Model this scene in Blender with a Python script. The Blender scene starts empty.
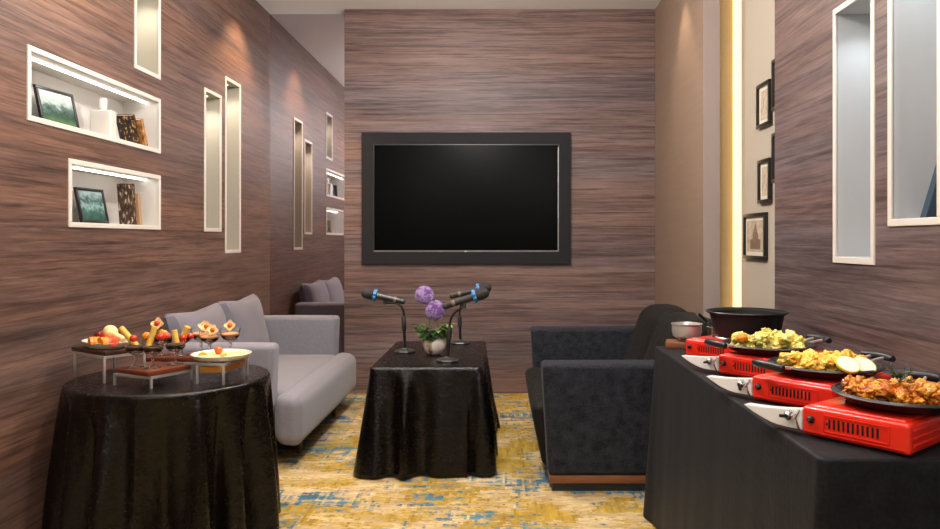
import bpy, bmesh, math, random
from mathutils import Vector, Matrix, Euler, noise
R = random.Random(7)
PI = math.pi
SC = bpy.context.scene
COL = SC.collection
F = 750.0

# ---------------------------------------------------------------- helpers
def link(o): COL.objects.link(o); return o
def tag(o, label, cat, group=None, kind=None):
    o['label'] = label; o['category'] = cat
    if group: o['group'] = group
    if kind: o['kind'] = kind
    return o
def thing(name, label, cat, loc=(0,0,0), rz=0.0, group=None):
    o = bpy.data.objects.new(name, None); link(o)
    o.empty_display_size = 0.05
    o.location = loc; o.rotation_euler = (0,0,rz)
    return tag(o, label, cat, group)
def obj(name, bm, mat, parent=None, smooth=True, loc=None, rot=None):
    me = bpy.data.meshes.new(name)
    bmesh.ops.recalc_face_normals(bm, faces=bm.faces[:])
    bm.to_mesh(me); bm.free()
    mats = mat if isinstance(mat, (list, tuple)) else [mat]
    for m in mats: me.materials.append(m)
    if smooth:
        try: me.shade_auto_smooth = True
        except Exception: pass
        for p in me.polygons: p.use_smooth = True
        try: me.set_sharp_from_angle(angle=math.radians(38))
        except Exception: pass
    o = bpy.data.objects.new(name, me); link(o)
    if parent is not None: o.parent = parent
    if loc is not None: o.location = loc
    if rot is not None: o.rotation_euler = rot
    return o
def struct(name, bm, mat, parent=None, smooth=False):
    o = obj(name, bm, mat, parent, smooth)
    o['kind'] = 'structure'
    return o
def NB(): return bmesh.new()
def quad(bm, a, b, c, d):
    return bm.faces.new([bm.verts.new(p) for p in (a,b,c,d)])
def box(bm, x0, x1, y0, y1, z0, z1, bev=0.0, seg=2, M=None):
    vs = [bm.verts.new((x,y,z)) for x in (x0,x1) for y in (y0,y1) for z in (z0,z1)]
    fs = [(0,1,3,2),(4,6,7,5),(0,4,5,1),(2,3,7,6),(0,2,6,4),(1,5,7,3)]
    faces = [bm.faces.new([vs[i] for i in f]) for f in fs]
    nv = vs
    if bev > 0:
        edges = list({e for f in faces for e in f.edges})
        r = bmesh.ops.bevel(bm, geom=edges, offset=bev, segments=seg, affect='EDGES', profile=0.5)
        nv = list({v for f in r['faces'] for v in f.verts} | {v for v in vs if v.is_valid})
    if M is not None:
        bmesh.ops.transform(bm, matrix=M, verts=nv)
    return nv
def lathe(bm, prof, seg=32, M=None, rf=None):
    rings = []
    for (r, z) in prof:
        if r < 1e-6: rings.append([bm.verts.new((0,0,z))])
        else:
            ring = []
            for k in range(seg):
                a = 2*PI*k/seg; rr = r*(rf(a,z) if rf else 1)
                ring.append(bm.verts.new((rr*math.cos(a), rr*math.sin(a), z)))
            rings.append(ring)
    for A, B in zip(rings, rings[1:]):
        for k in range(seg):
            k2 = (k+1) % seg
            if len(A) == 1 and len(B) == 1: continue
            if len(A) == 1: bm.faces.new((A[0], B[k], B[k2]))
            elif len(B) == 1: bm.faces.new((A[k], A[k2], B[0]))
            else: bm.faces.new((A[k], A[k2], B[k2], B[k]))
    vs = [v for r in rings for v in r]
    if M is not None: bmesh.ops.transform(bm, matrix=M, verts=vs)
    return vs
def tube(bm, pts, rad, seg=10, caps=True):
    pts = [Vector(p) for p in pts]
    n = len(pts)
    rads = rad if isinstance(rad, (list, tuple)) else [rad]*n
    t0 = (pts[1]-pts[0]).normalized()
    up = Vector((0,0,1)) if abs(t0.z) < .9 else Vector((1,0,0))
    u = t0.cross(up).normalized()
    rings = []
    for i in range(n):
        t = (pts[min(i+1,n-1)]-pts[max(i-1,0)]).normalized()
        u = (u - t*u.dot(t)).normalized(); v = t.cross(u)
        rings.append([bm.verts.new(pts[i]+(u*math.cos(2*PI*k/seg)+v*math.sin(2*PI*k/seg))*rads[i]) for k in range(seg)])
    for A, B in zip(rings, rings[1:]):
        for k in range(seg):
            bm.faces.new((A[k], A[(k+1)%seg], B[(k+1)%seg], B[k]))
    if caps:
        bm.faces.new(rings[0][::-1]); bm.faces.new(rings[-1])
def smoothpath(ctrl, n=8):
    P = [Vector(p) for p in ctrl]; out = []
    P = [P[0]*2-P[1]] + P + [P[-1]*2-P[-2]]
    for i in range(1, len(P)-2):
        a,b,c,d = P[i-1],P[i],P[i+1],P[i+2]
        for k in range(n):
            t = k/n
            out.append(0.5*((2*b)+(c-a)*t+(2*a-5*b+4*c-d)*t*t+(3*b-a-3*c+d)*t**3))
    out.append(P[-2]); return out
def prism(bm, outline, h, M=None):
    """outline in XY, extruded 0..h in Z"""
    a = [bm.verts.new((x,y,0)) for x,y in outline]; b = [bm.verts.new((x,y,h)) for x,y in outline]
    n = len(a)
    bm.faces.new(a[::-1]); bm.faces.new(b)
    for i in range(n): bm.faces.new((a[i], a[(i+1)%n], b[(i+1)%n], b[i]))
    if M is not None: bmesh.ops.transform(bm, matrix=M, verts=a+b)
def softbox(bm, x0, x1, y0, y1, z0, z1, r=0.03, puff=(0,0,0), n=8, m=4, fn=None, wr=0.0):
    """rounded cushion: rounded edges, optionally puffed faces, optional warp"""
    c = Vector(((x0+x1)/2,(y0+y1)/2,(z0+z1)/2)); h = Vector(((x1-x0)/2,(y1-y0)/2,(z1-z0)/2))
    rr = min(r, h.x*.98, h.y*.98, h.z*.98)
    ax = []
    for i in range(3):
        a = [-h[i]+rr*k/m for k in range(m)] + [-(h[i]-rr)+2*(h[i]-rr)*k/n for k in range(n+1)] + [h[i]-rr+rr*k/m for k in range(1,m+1)]
        ax.append(a)
    cache = {}
    def vert(p):
        key = tuple(round(q,5) for q in p)
        if key in cache: return cache[key]
        p = Vector(p); q = Vector([max(-(h[i]-rr), min(h[i]-rr, p[i])) for i in range(3)])
        d = p-q
        if d.length > 1e-7: w = q + d.normalized()*rr
        else: w = q
        for i in range(3):
            if puff[i]:
                j,k = (i+1)%3,(i+2)%3
                s = (1-(p[j]/h[j])**2)*(1-(p[k]/h[k])**2)
                w[i] += puff[i]*s*(p[i]/h[i])
        w = w + c
        if wr:
            w = w + Vector(noise.noise_vector(w*6.0))*wr
        if fn: w = Vector(fn(w))
        v = bm.verts.new(w); cache[key] = v; return v
    for i in range(3):
        j,k = (i+1)%3,(i+2)%3
        for sgn in (-1,1):
            for a in range(len(ax[j])-1):
                for b in range(len(ax[k])-1):
                    ps = []
                    for (aa,bb) in ((a,b),(a+1,b),(a+1,b+1),(a,b+1)):
                        p = [0,0,0]; p[i] = sgn*h[i]; p[j] = ax[j][aa]; p[k] = ax[k][bb]; ps.append(p)
                    f = [vert(p) for p in ps]
                    if len(set(f)) == 4:
                        try: bm.faces.new(f)
                        except ValueError: pass
def at(px, py, Y): return Vector(((px-500)*Y/F, Y, 1.2-(py-240)*Y/F))
def axisM(p, d, up=None):
    """matrix taking +Z to direction d, placed at p"""
    q = Vector(d).to_track_quat('Z','Y')
    return Matrix.Translation(Vector(p)) @ q.to_matrix().to_4x4()
def copy_tree(o, parent=None):
    c = o.copy(); COL.objects.link(c)
    if parent is not None: c.parent = parent
    for ch in list(o.children): copy_tree(ch, c)
    return c

# ---------------------------------------------------------------- materials
def newmat(name):
    m = bpy.data.materials.new(name); m.use_nodes = True
    nt = m.node_tree; b = nt.nodes['Principled BSDF']
    return m, nt, b
def nd(nt, t, **kw):
    n = nt.nodes.new(t)
    for k, v in kw.items(): setattr(n, k, v)
    return n
def mat(name, col, rough=.5, metal=0.0, var=0.08, vscale=30, bump=0.0, bscale=200, spec=.5, sheen=0, coat=0, trans=0, emit=None, es=0, sss=0, stretch=(1,1,1)):
    m, nt, b = newmat(name)
    tc = nd(nt,'ShaderNodeTexCoord'); mp = nd(nt,'ShaderNodeMapping'); mp.inputs['Scale'].default_value = stretch
    nt.links.new(tc.outputs['Object'], mp.inputs['Vector'])
    nz = nd(nt,'ShaderNodeTexNoise'); nz.inputs['Scale'].default_value = vscale; nz.inputs['Detail'].default_value = 4
    nt.links.new(mp.outputs[0], nz.inputs['Vector'])
    mx = nd(nt,'ShaderNodeMix'); mx.data_type = 'RGBA'
    mx.inputs[6].default_value = tuple(c*(1-var) for c in col)+(1,); mx.inputs[7].default_value = tuple(min(1,c*(1+var)) for c in col)+(1,)
    nt.links.new(nz.outputs['Fac'], mx.inputs[0]); nt.links.new(mx.outputs[2], b.inputs['Base Color'])
    b.inputs['Roughness'].default_value = rough; b.inputs['Metallic'].default_value = metal
    b.inputs['Specular IOR Level'].default_value = spec
    if sheen: b.inputs['Sheen Weight'].default_value = sheen; b.inputs['Sheen Roughness'].default_value = .4
    if coat: b.inputs['Coat Weight'].default_value = coat; b.inputs['Coat Roughness'].default_value = .08
    if trans: b.inputs['Transmission Weight'].default_value = trans
    if sss: b.inputs['Subsurface Weight'].default_value = sss; b.inputs['Subsurface Radius'].default_value = (.01,.006,.003)
    if emit: b.inputs['Emission Color'].default_value = emit+(1,); b.inputs['Emission Strength'].default_value = es
    if bump:
        n2 = nd(nt,'ShaderNodeTexNoise'); n2.inputs['Scale'].default_value = bscale; n2.inputs['Detail'].default_value = 3
        nt.links.new(tc.outputs['Object'], n2.inputs['Vector'])
        bp = nd(nt,'ShaderNodeBump'); bp.inputs['Strength'].default_value = bump; bp.inputs['Distance'].default_value = .004
        nt.links.new(n2.outputs['Fac'], bp.inputs['Height']); nt.links.new(bp.outputs[0], b.inputs['Normal'])
    return m
def ramp(nt, stops):
    r = nd(nt,'ShaderNodeValToRGB'); e = r.color_ramp.elements
    while len(e) < len(stops): e.new(.5)
    for i,(p,c) in enumerate(stops): e[i].position = p; e[i].color = tuple(c)+(1,)
    return r
def wood_wall(name, along, tint=(1,1,1), contrast=1.0, seed=0.0):
    """streaky horizontal grain laminate; along = 'x' or 'y'"""
    m, nt, b = newmat(name); L = nt.links.new
    tc = nd(nt,'ShaderNodeTexCoord')
    def mapped(al, ac, off):
        mp = nd(nt,'ShaderNodeMapping')
        mp.inputs['Scale'].default_value = (al, ac*.3, ac) if along == 'x' else (ac*.3, al, ac)
        mp.inputs['Location'].default_value = (off+seed, off*1.7, off*.6+seed)
        L(tc.outputs['Object'], mp.inputs['Vector']); return mp
    def nz(mp, sc, det, rg=.6, dist=0.0):
        n = nd(nt,'ShaderNodeTexNoise'); n.inputs['Scale'].default_value = sc; n.inputs['Detail'].default_value = det
        n.inputs['Roughness'].default_value = rg; n.inputs['Distortion'].default_value = dist
        L(mp.outputs[0], n.inputs['Vector']); return n
    a = nz(mapped(.50, 9.0, 3.1), 1.0, 8, .66, .22)
    c = nz(mapped(1.3, 40, 8.7), 1.0, 6, .70, .10)
    d = nz(mapped(.35, 1.7, 1.3), 1.0, 3, .5, .2)
    f = nz(mapped(5, 120, 5.5), 1.0, 4, .7)
    po = nz(mapped(1.7, 64, 2.2), 1.0, 5, .7)
    def mul(x, k):
        n = nd(nt,'ShaderNodeMath', operation='MULTIPLY'); L(x, n.inputs[0]); n.inputs[1].default_value = k; return n.outputs[0]
    def add(x, y):
        n = nd(nt,'ShaderNodeMath', operation='ADD'); L(x, n.inputs[0]); L(y, n.inputs[1]); return n.outputs[0]
    s = add(add(mul(a.outputs['Fac'], .30), mul(c.outputs['Fac'], .32)), add(mul(d.outputs['Fac'], .14), mul(f.outputs['Fac'], .24)))
    base = [(.34,(.045,.031,.029)),(.43,(.098,.068,.062)),(.49,(.150,.105,.094)),(.55,(.205,.147,.131)),(.65,(.29,.22,.197))]
    r = ramp(nt, [(p, tuple(ci*t for ci,t in zip(cc,tint))) for p,cc in base])
    L(s, r.inputs[0])
    # warm/cool plank tone
    g = nz(mapped(.25, 5.0, 21.0), 1.0, 2, .5)
    r2 = ramp(nt, [(.35,(.90,.95,1.06)),(.65,(1.12,.99,.90))]); L(g.outputs['Fac'], r2.inputs[0])
    mx = nd(nt,'ShaderNodeMix'); mx.data_type='RGBA'; mx.blend_type='MULTIPLY'; mx.inputs[0].default_value = 1
    L(r.outputs[0], mx.inputs[6]); L(r2.outputs[0], mx.inputs[7])
    rp = ramp(nt, [(.50,(1,1,1)),(.62,(.52,.51,.52))]); L(po.outputs['Fac'], rp.inputs[0])
    mx2 = nd(nt,'ShaderNodeMix'); mx2.data_type='RGBA'; mx2.blend_type='MULTIPLY'; mx2.inputs[0].default_value = 1
    L(mx.outputs[2], mx2.inputs[6]); L(rp.outputs[0], mx2.inputs[7]); L(mx2.outputs[2], b.inputs['Base Color'])
    b.inputs['Roughness'].default_value = .5; b.inputs['Specular IOR Level'].default_value = .35
    bp = nd(nt,'ShaderNodeBump'); bp.inputs['Strength'].default_value = .12; bp.inputs['Distance'].default_value = .003
    L(s, bp.inputs['Height']); L(bp.outputs[0], b.inputs['Normal'])
    return m
def carpet_mat():
    m, nt, b = newmat('carpet'); L = nt.links.new
    tc = nd(nt,'ShaderNodeTexCoord')
    # woven stepping of the coordinates
    def snapped(sx, sy):
        s = nd(nt,'ShaderNodeVectorMath', operation='SNAP'); s.inputs[1].default_value = (sx, sy, 1)
        L(tc.outputs['Object'], s.inputs[0]); return s
    sn = snapped(.012,.012)
    def nz(vec, scl, loc, sc, det, rg=.6):
        mp = nd(nt,'ShaderNodeMapping'); mp.inputs['Scale'].default_value = scl; mp.inputs['Location'].default_value = loc
        L(vec, mp.inputs['Vector'])
        n = nd(nt,'ShaderNodeTexNoise'); n.inputs['Scale'].default_value = sc; n.inputs['Detail'].default_value = det; n.inputs['Roughness'].default_value = rg
        L(mp.outputs[0], n.inputs['Vector']); return n.outputs['Fac']
    v = sn.outputs[0]
    def comb(x, y, op, k=None):
        n = nd(nt,'ShaderNodeMath', operation=op)
        L(x, n.inputs[0])
        if k is None: L(y, n.inputs[1])
        else: n.inputs[1].default_value = k
        return n.outputs[0]
    streak_h = nz(v, (3.0,16,1), (2,3,0), 1.0, 5, .7)
    streak_v = nz(v, (30,3.0,1), (7,1,0), 1.0, 5, .7)
    blot = nz(v, (2.8,4.4,1), (4.3,9,0), 1.0, 6, .68)
    fine = nz(v, (40,40,1), (0,0,0), 1.0, 2, .6)
    # base cream with beige shift
    cream = ramp(nt, [(.3,(.25,.17,.075)),(.48,(.49,.36,.185)),(.62,(.66,.53,.33))]); L(streak_h, cream.inputs[0])
    # mustard mask
    q = comb(comb(comb(blot, None, 'MULTIPLY', .55), comb(streak_h, None, 'MULTIPLY', .33), 'ADD'), comb(fine, None, 'MULTIPLY', .12), 'ADD')
    ym = ramp(nt, [(.478,(0,0,0)),(.520,(.95,.95,.95))]); L(q, ym.inputs[0])
    must = ramp(nt, [(.35,(.21,.13,.015)),(.6,(.45,.29,.035))]); L(streak_v, must.inputs[0])
    mx1 = nd(nt,'ShaderNodeMix'); mx1.data_type='RGBA'
    L(ym.outputs[0], mx1.inputs[0]); L(cream.outputs[0], mx1.inputs[6]); L(must.outputs[0], mx1.inputs[7])
    # blue mask : broad zones times broken streaks
    zone = nz(v, (1.5,2.2,1), (13.5,4.2,0), 1.0, 4, .6)
    q2 = comb(comb(comb(zone, None, 'MULTIPLY', .42), comb(streak_v, None, 'MULTIPLY', .29), 'ADD'), comb(nz(v,(5,24,1),(3,8,0),1.0,4,.7), None, 'MULTIPLY', .29), 'ADD')
    bmk = ramp(nt, [(.508,(0,0,0)),(.548,(.97,.97,.97))]); L(q2, bmk.inputs[0])
    blue = ramp(nt, [(.35,(.022,.065,.11)),(.6,(.075,.20,.27))]); L(streak_h, blue.inputs[0])
    mx2 = nd(nt,'ShaderNodeMix'); mx2.data_type='RGBA'
    L(bmk.outputs[0], mx2.inputs[0]); L(mx1.outputs[2], mx2.inputs[6]); L(blue.outputs[0], mx2.inputs[7])
    L(mx2.outputs[2], b.inputs['Base Color'])
    b.inputs['Roughness'].default_value = .95; b.inputs['Specular IOR Level'].default_value = .1
    bp = nd(nt,'ShaderNodeBump'); bp.inputs['Strength'].default_value = .4; bp.inputs['Distance'].default_value = .004
    L(fine, bp.inputs['Height']); L(bp.outputs[0], b.inputs['Normal'])
    return m
def satin(name, col, r0=.28, r1=.6, spec=.5, bump=.35, bscale=90, sheen=.15):
    m, nt, b = newmat(name); L = nt.links.new
    tc = nd(nt,'ShaderNodeTexCoord')
    n = nd(nt,'ShaderNodeTexNoise'); n.inputs['Scale'].default_value = bscale; n.inputs['Detail'].default_value = 5; n.inputs['Roughness'].default_value = .7
    L(tc.outputs['Object'], n.inputs['Vector'])
    n2 = nd(nt,'ShaderNodeTexNoise'); n2.inputs['Scale'].default_value = 14; n2.inputs['Detail'].default_value = 3
    L(tc.outputs['Object'], n2.inputs['Vector'])
    cr = ramp(nt, [(.3,tuple(c*.6 for c in col)),(.7,tuple(c*1.5 for c in col))]); L(n.outputs['Fac'], cr.inputs[0])
    L(cr.outputs[0], b.inputs['Base Color'])
    mr = nd(nt,'ShaderNodeMapRange'); mr.inputs[1].default_value=.35; mr.inputs[2].default_value=.65; mr.inputs[3].default_value=r0; mr.inputs[4].default_value=r1
    L(n.outputs['Fac'], mr.inputs[0]); L(mr.outputs[0], b.inputs['Roughness'])
    b.inputs['Specular IOR Level'].default_value = spec
    b.inputs['Sheen Weight'].default_value = sheen; b.inputs['Sheen Roughness'].default_value = .35
    ad = nd(nt,'ShaderNodeMath', operation='MULTIPLY_ADD'); L(n2.outputs['Fac'], ad.inputs[0]); ad.inputs[1].default_value = 3.0; L(n.outputs['Fac'], ad.inputs[2])
    bp = nd(nt,'ShaderNodeBump'); bp.inputs['Strength'].default_value = bump; bp.inputs['Distance'].default_value = .008
    L(ad.outputs[0], bp.inputs['Height']); L(bp.outputs[0], b.inputs['Normal'])
    return m
def weave(name, col, var=.25, scale=420, rough=.9, sheen=.2, bump=.3):
    m, nt, b = newmat(name); L = nt.links.new
    tc = nd(nt,'ShaderNodeTexCoord')
    fac = None
    outs = []
    for st in ((1,.18,1),(.18,1,.18)):
        mp = nd(nt,'ShaderNodeMapping'); mp.inputs['Scale'].default_value = st; L(tc.outputs['Object'], mp.inputs['Vector'])
        n = nd(nt,'ShaderNodeTexNoise'); n.inputs['Scale'].default_value = scale; n.inputs['Detail'].default_value = 2; L(mp.outputs[0], n.inputs['Vector']); outs.append(n.outputs['Fac'])
    ad = nd(nt,'ShaderNodeMath', operation='ADD'); L(outs[0], ad.inputs[0]); L(outs[1], ad.inputs[1])
    hf = nd(nt,'ShaderNodeMath', operation='MULTIPLY'); L(ad.outputs[0], hf.inputs[0]); hf.inputs[1].default_value = .5
    cr = ramp(nt, [(.3,tuple(c*(1-var) for c in col)),(.7,tuple(c*(1+var) for c in col))]); L(hf.outputs[0], cr.inputs[0]); L(cr.outputs[0], b.inputs['Base Color'])
    b.inputs['Roughness'].default_value = rough; b.inputs['Specular IOR Level'].default_value = .2
    b.inputs['Sheen Weight'].default_value = sheen
    bp = nd(nt,'ShaderNodeBump'); bp.inputs['Strength'].default_value = bump; bp.inputs['Distance'].default_value = .002
    L(hf.outputs[0], bp.inputs['Height']); L(bp.outputs[0], b.inputs['Normal'])
    return m
def picture_mat(name, stops, scale=9, seed=0, grad=False):
    m, nt, b = newmat(name); L = nt.links.new
    tc = nd(nt,'ShaderNodeTexCoord'); mp = nd(nt,'ShaderNodeMapping'); mp.inputs['Location'].default_value = (seed,seed,seed)
    L(tc.outputs['Generated'], mp.inputs['Vector'])
    n = nd(nt,'ShaderNodeTexNoise'); n.inputs['Scale'].default_value = scale; n.inputs['Detail'].default_value = 5; L(mp.outputs[0], n.inputs['Vector'])
    r = ramp(nt, stops)
    if grad:
        sp = nd(nt,'ShaderNodeSeparateXYZ'); L(tc.outputs['Generated'], sp.inputs[0])
        ma = nd(nt,'ShaderNodeMath', operation='MULTIPLY_ADD'); L(sp.outputs['Z'], ma.inputs[0]); ma.inputs[1].default_value = .62; 
        mb = nd(nt,'ShaderNodeMath', operation='MULTIPLY'); L(n.outputs['Fac'], mb.inputs[0]); mb.inputs[1].default_value = .42
        L(mb.outputs[0], ma.inputs[2]); L(ma.outputs[0], r.inputs[0])
    else: L(n.outputs['Fac'], r.inputs[0])
    L(r.outputs[0], b.inputs['Base Color'])
    b.inputs['Roughness'].default_value = .25
    return m
def food_mat(name, c0, c1, c2, scale=45, rough=.4, sss=.15):
    m, nt, b = newmat(name); L = nt.links.new
    tc = nd(nt,'ShaderNodeTexCoord'); oi = nd(nt,'ShaderNodeObjectInfo')
    ad = nd(nt,'ShaderNodeVectorMath', operation='ADD'); L(tc.outputs['Object'], ad.inputs[0])
    L(oi.outputs['Random'], ad.inputs[1])
    n = nd(nt,'ShaderNodeTexNoise'); n.inputs['Scale'].default_value = scale; n.inputs['Detail'].default_value = 4; L(ad.outputs[0], n.inputs['Vector'])
    r = ramp(nt, [(.3,c0),(.5,c1),(.68,c2)]); L(n.outputs['Fac'], r.inputs[0])
    hs = nd(nt,'ShaderNodeHueSaturation')
    mr = nd(nt,'ShaderNodeMapRange'); mr.inputs[3].default_value=.488; mr.inputs[4].default_value=.512; L(oi.outputs['Random'], mr.inputs[0]); L(mr.outputs[0], hs.inputs['Hue'])
    mr2 = nd(nt,'ShaderNodeMapRange'); mr2.inputs[3].default_value=1.2; mr2.inputs[4].default_value=.75; L(oi.outputs['Random'], mr2.inputs[0]); L(mr2.outputs[0], hs.inputs['Value'])
    L(r.outputs[0], hs.inputs['Color']); L(hs.outputs[0], b.inputs['Base Color'])
    b.inputs['Roughness'].default_value = rough
    b.inputs['Subsurface Weight'].default_value = sss; b.inputs['Subsurface Radius'].default_value = (.012,.007,.003)
    bp = nd(nt,'ShaderNodeBump'); bp.inputs['Strength'].default_value = .5; bp.inputs['Distance'].default_value = .003
    n2 = nd(nt,'ShaderNodeTexNoise'); n2.inputs['Scale'].default_value = 160; L(tc.outputs['Object'], n2.inputs['Vector'])
    L(n2.outputs['Fac'], bp.inputs['Height']); L(bp.outputs[0], b.inputs['Normal'])
    return m

W_BACK = wood_wall('wood_back','x', (1.0,.985,1.01))
W_LEFT = wood_wall('wood_left','y', (.87,.73,.615), seed=4)
W_RIGHT = wood_wall('wood_right','y', (.84,.84,.86), seed=9)
M_TAUPE = mat('taupe_panel', (.275,.19,.135), .5, var=.12, vscale=3, stretch=(1,1,14), spec=.3)
M_JAMB = mat('jamb_panel', (.33,.27,.25), .55, var=.05, vscale=4, stretch=(1,1,.3))
M_CEIL = mat('ceiling_paint', (.90,.895,.885), .9, var=.01)
M_BEIGE = mat('beige_paint', (.47,.41,.33), .85, var=.02)
M_CARPET = carpet_mat()
M_CREAM = mat('cream_lacquer', (.68,.635,.575), .4, var=.02)
M_NICHE = mat('niche_white', (.60,.575,.54), .6, var=.02)
M_NICHEC = mat('niche_cool', (.44,.455,.465), .6, var=.02)
M_NICHEG = mat('niche_grey', (.36,.335,.28), .6, var=.02)
M_LEDW = mat('led_white', (1,1,1), .5, emit=(1.0,.95,.88), es=9)
M_LEDC = mat('led_cool', (1,1,1), .5, emit=(.86,.95,1.0), es=16)
M_LEDY = mat('led_warm', (1,.9,.6), .5, emit=(1.0,.76,.42), es=.95)
M_OCHRE = mat('ochre_panel', (.62,.47,.27), .6, var=.06, vscale=3, stretch=(1,1,8))
M_STEEL = mat('steel', (.74,.72,.68), .36, .75, var=.05)
M_CHROME = mat('chrome', (.8,.8,.8), .1, 1.0, var=.02)
M_BLACKP = mat('black_plastic', (.012,.012,.013), .35, var=.1)
M_BLACKM = mat('black_matte', (.018,.018,.02), .55, var=.1)
M_SUR = mat('tv_surround', (.017,.0165,.019), .7, var=.06, spec=.2)
M_SCREEN = mat('tv_screen', (.0015,.0018,.002), .25, var=.02, spec=.05)
M_DARKWOOD = mat('dark_wood', (.06,.025,.013), .35, var=.4, vscale=8, stretch=(1,8,8))
M_REDWOOD = mat('red_wood', (.15,.035,.014), .3, var=.35, vscale=8, stretch=(8,1,8), coat=.3)
M_HONEY = mat('honey_wood', (.55,.23,.03), .35, var=.2, vscale=8, stretch=(2,12,12))
M_PLINTH = mat('plinth_wood', (.20,.075,.03), .4, var=.3, vscale=7, stretch=(2,14,14))
M_SOFA_L = weave('grey_fabric', (.205,.20,.232), .12, 300, bump=.2)
M_SOFA_P = weave('grey_pillow_fabric', (.175,.168,.205), .12, 300, bump=.2)
M_SOFA_R = weave('charcoal_fabric', (.019,.021,.028), .8, 140, sheen=.03)
M_SOFA_RB = satin('black_velvet', (.0075,.007,.0055), .6, .85, .2, .25, 60, .03)
M_CL_ROUND = satin('cloth_round', (.0034,.0021,.0015), .15, .30, .36, .30, 70, .0)
M_CL_MID = satin('cloth_mid', (.0020,.0016,.0016), .15, .29, .36, .30, 75, .0)
M_CL_RIGHT = weave('cloth_right', (.0068,.0075,.0092), .85, 110, .6, .02, .7)
M_RED = mat('red_enamel', (.78,.024,.009), .3, var=.04, coat=.5, bump=.05, bscale=20)
M_REDD = mat('red_recess', (.40,.008,.005), .35, var=.04)
M_WHITEP = mat('white_plastic', (.78,.76,.73), .35, var=.03)
M_PAN = mat('cast_iron', (.013,.013,.014), .38, var=.3, bump=.15, bscale=120)
M_POT = mat('black_pot', (.009,.009,.010), .6, var=.1, spec=.25)
M_IVORY = mat('ivory_ceramic', (.74,.70,.58), .3, var=.03, coat=.2)
M_GLASS = mat('clear_glass', (.98,.98,.98), .02, var=.0, trans=1.0)
M_GLASS.node_tree.nodes['Principled BSDF'].inputs['IOR'].default_value = 1.26
M_MOUSSE = mat('dark_mousse', (.035,.012,.008), .35, var=.4, vscale=60)
M_PEACH = mat('peach_cream', (.80,.42,.20), .4, var=.15, vscale=50)
M_WAFER = mat('wafer', (.72,.44,.07), .6, var=.3, vscale=60, bump=.3)
M_CHERRY = mat('cherry_red', (.62,.035,.012), .22, var=.25, vscale=50, coat=.4)
M_GRAPE = mat('dark_grape', (.16,.008,.015), .2, var=.3, coat=.4)
M_ORANGE = mat('orange_fruit', (.88,.26,.012), .35, var=.2, vscale=60)
M_WMELON = mat('red_melon', (.80,.07,.02), .35, var=.2, vscale=60)
M_CREAMF = mat('cream_roll', (.82,.66,.30), .5, var=.15, vscale=80, bump=.2)
M_PETAL = mat('cream_petal', (.86,.62,.28), .5, var=.18, vscale=90)
M_BERRY = mat('orange_berry', (.72,.12,.01), .25, var=.25, vscale=60, coat=.3)
M_CUSTARD = mat('yellow_custard', (.80,.66,.30), .4, var=.2, vscale=40)
M_LEAF = mat('leaf_green', (.045,.15,.025), .5, var=.5, vscale=25)
M_LEAF2 = mat('leaf_pale', (.16,.30,.07), .5, var=.4, vscale=25)
M_PURP = mat('allium_purple', (.30,.15,.46), .6, var=.5, vscale=70)
M_PURPL = mat('allium_lilac', (.66,.50,.78), .6, var=.3, vscale=70)
M_BLUE = mat('blue_ring', (.02,.17,.42), .4, var=.3, vscale=100)
M_GRILLE = mat('mic_grille', (.035,.035,.037), .45, .5, var=.5, vscale=300, bump=.8, bscale=700)
M_MICB = mat('mic_body', (.02,.019,.018), .35, var=.15)
M_BASEG = mat('stand_base', (.05,.05,.05), .35, .4, var=.15)
M_BRONZE = mat('gold_label', (.16,.12,.07), .4, var=.1)
M_FRAME = mat('black_frame', (.015,.013,.012), .35, var=.1)
M_MATTE = mat('picture_mount', (.72,.66,.55), .8, var=.02)
M_PIC_G = picture_mat('picture_green', [(.22,(.07,.15,.06)),(.42,(.03,.07,.05)),(.55,(.10,.17,.15)),(.63,(.38,.46,.44)),(.8,(.55,.62,.62))], 5, 0, True)
M_PIC_G2 = picture_mat('picture_garden', [(.22,(.03,.07,.05)),(.40,(.05,.12,.10)),(.52,(.22,.34,.33)),(.62,(.04,.09,.08)),(.8,(.30,.40,.42))], 6, 3, True)
M_PIC_S = picture_mat('picture_sepia', [(.3,(.42,.33,.23)),(.5,(.58,.48,.36)),(.7,(.68,.60,.48))], 4, 5)
M_SKETCH = mat('sepia_ink', (.20,.13,.08), .7, var=.4, vscale=60)
M_FROST = mat('frosted_bottle', (.62,.60,.56), .4, var=.02, sss=.2)
M_BK_BLUE = mat('book_navy', (.02,.035,.08), .5, var=.1)
M_BK_TEAL = mat('book_slate', (.025,.055,.085), .5, var=.1)
M_BK_BLK = picture_mat('book_black_gold', [(.35,(.015,.012,.01)),(.55,(.03,.02,.015)),(.62,(.45,.22,.05)),(.75,(.6,.35,.12))], 7, 1)
M_BK_ORG = picture_mat('book_orange', [(.35,(.12,.05,.02)),(.5,(.40,.17,.05)),(.65,(.62,.40,.18))], 6, 2)
M_BK_BRN = picture_mat('book_brown', [(.35,(.03,.018,.012)),(.55,(.09,.05,.03)),(.65,(.5,.42,.32)),(.75,(.7,.62,.5))], 6, 8)
M_BK_TAN = mat('book_tan', (.42,.25,.13), .6, var=.2)
M_PAGE = mat('book_pages', (.75,.68,.55), .8, var=.05, vscale=200)
M_CHICK_Y = food_mat('fried_yellow', (.62,.27,.015),(.86,.52,.04),(.92,.72,.22))
M_CHICK_G = food_mat('fried_green', (.52,.33,.03),(.80,.64,.13),(.72,.74,.28))
M_CHICK_O = food_mat('glazed_orange', (.20,.045,.006),(.60,.19,.012),(.82,.38,.05), rough=.22)
M_LEMON = mat('lemon_flesh', (.90,.88,.70), .35, var=.1, vscale=120, sss=.2)
M_LEMONR = mat('lemon_rind', (.85,.62,.05), .4, var=.1)
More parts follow.
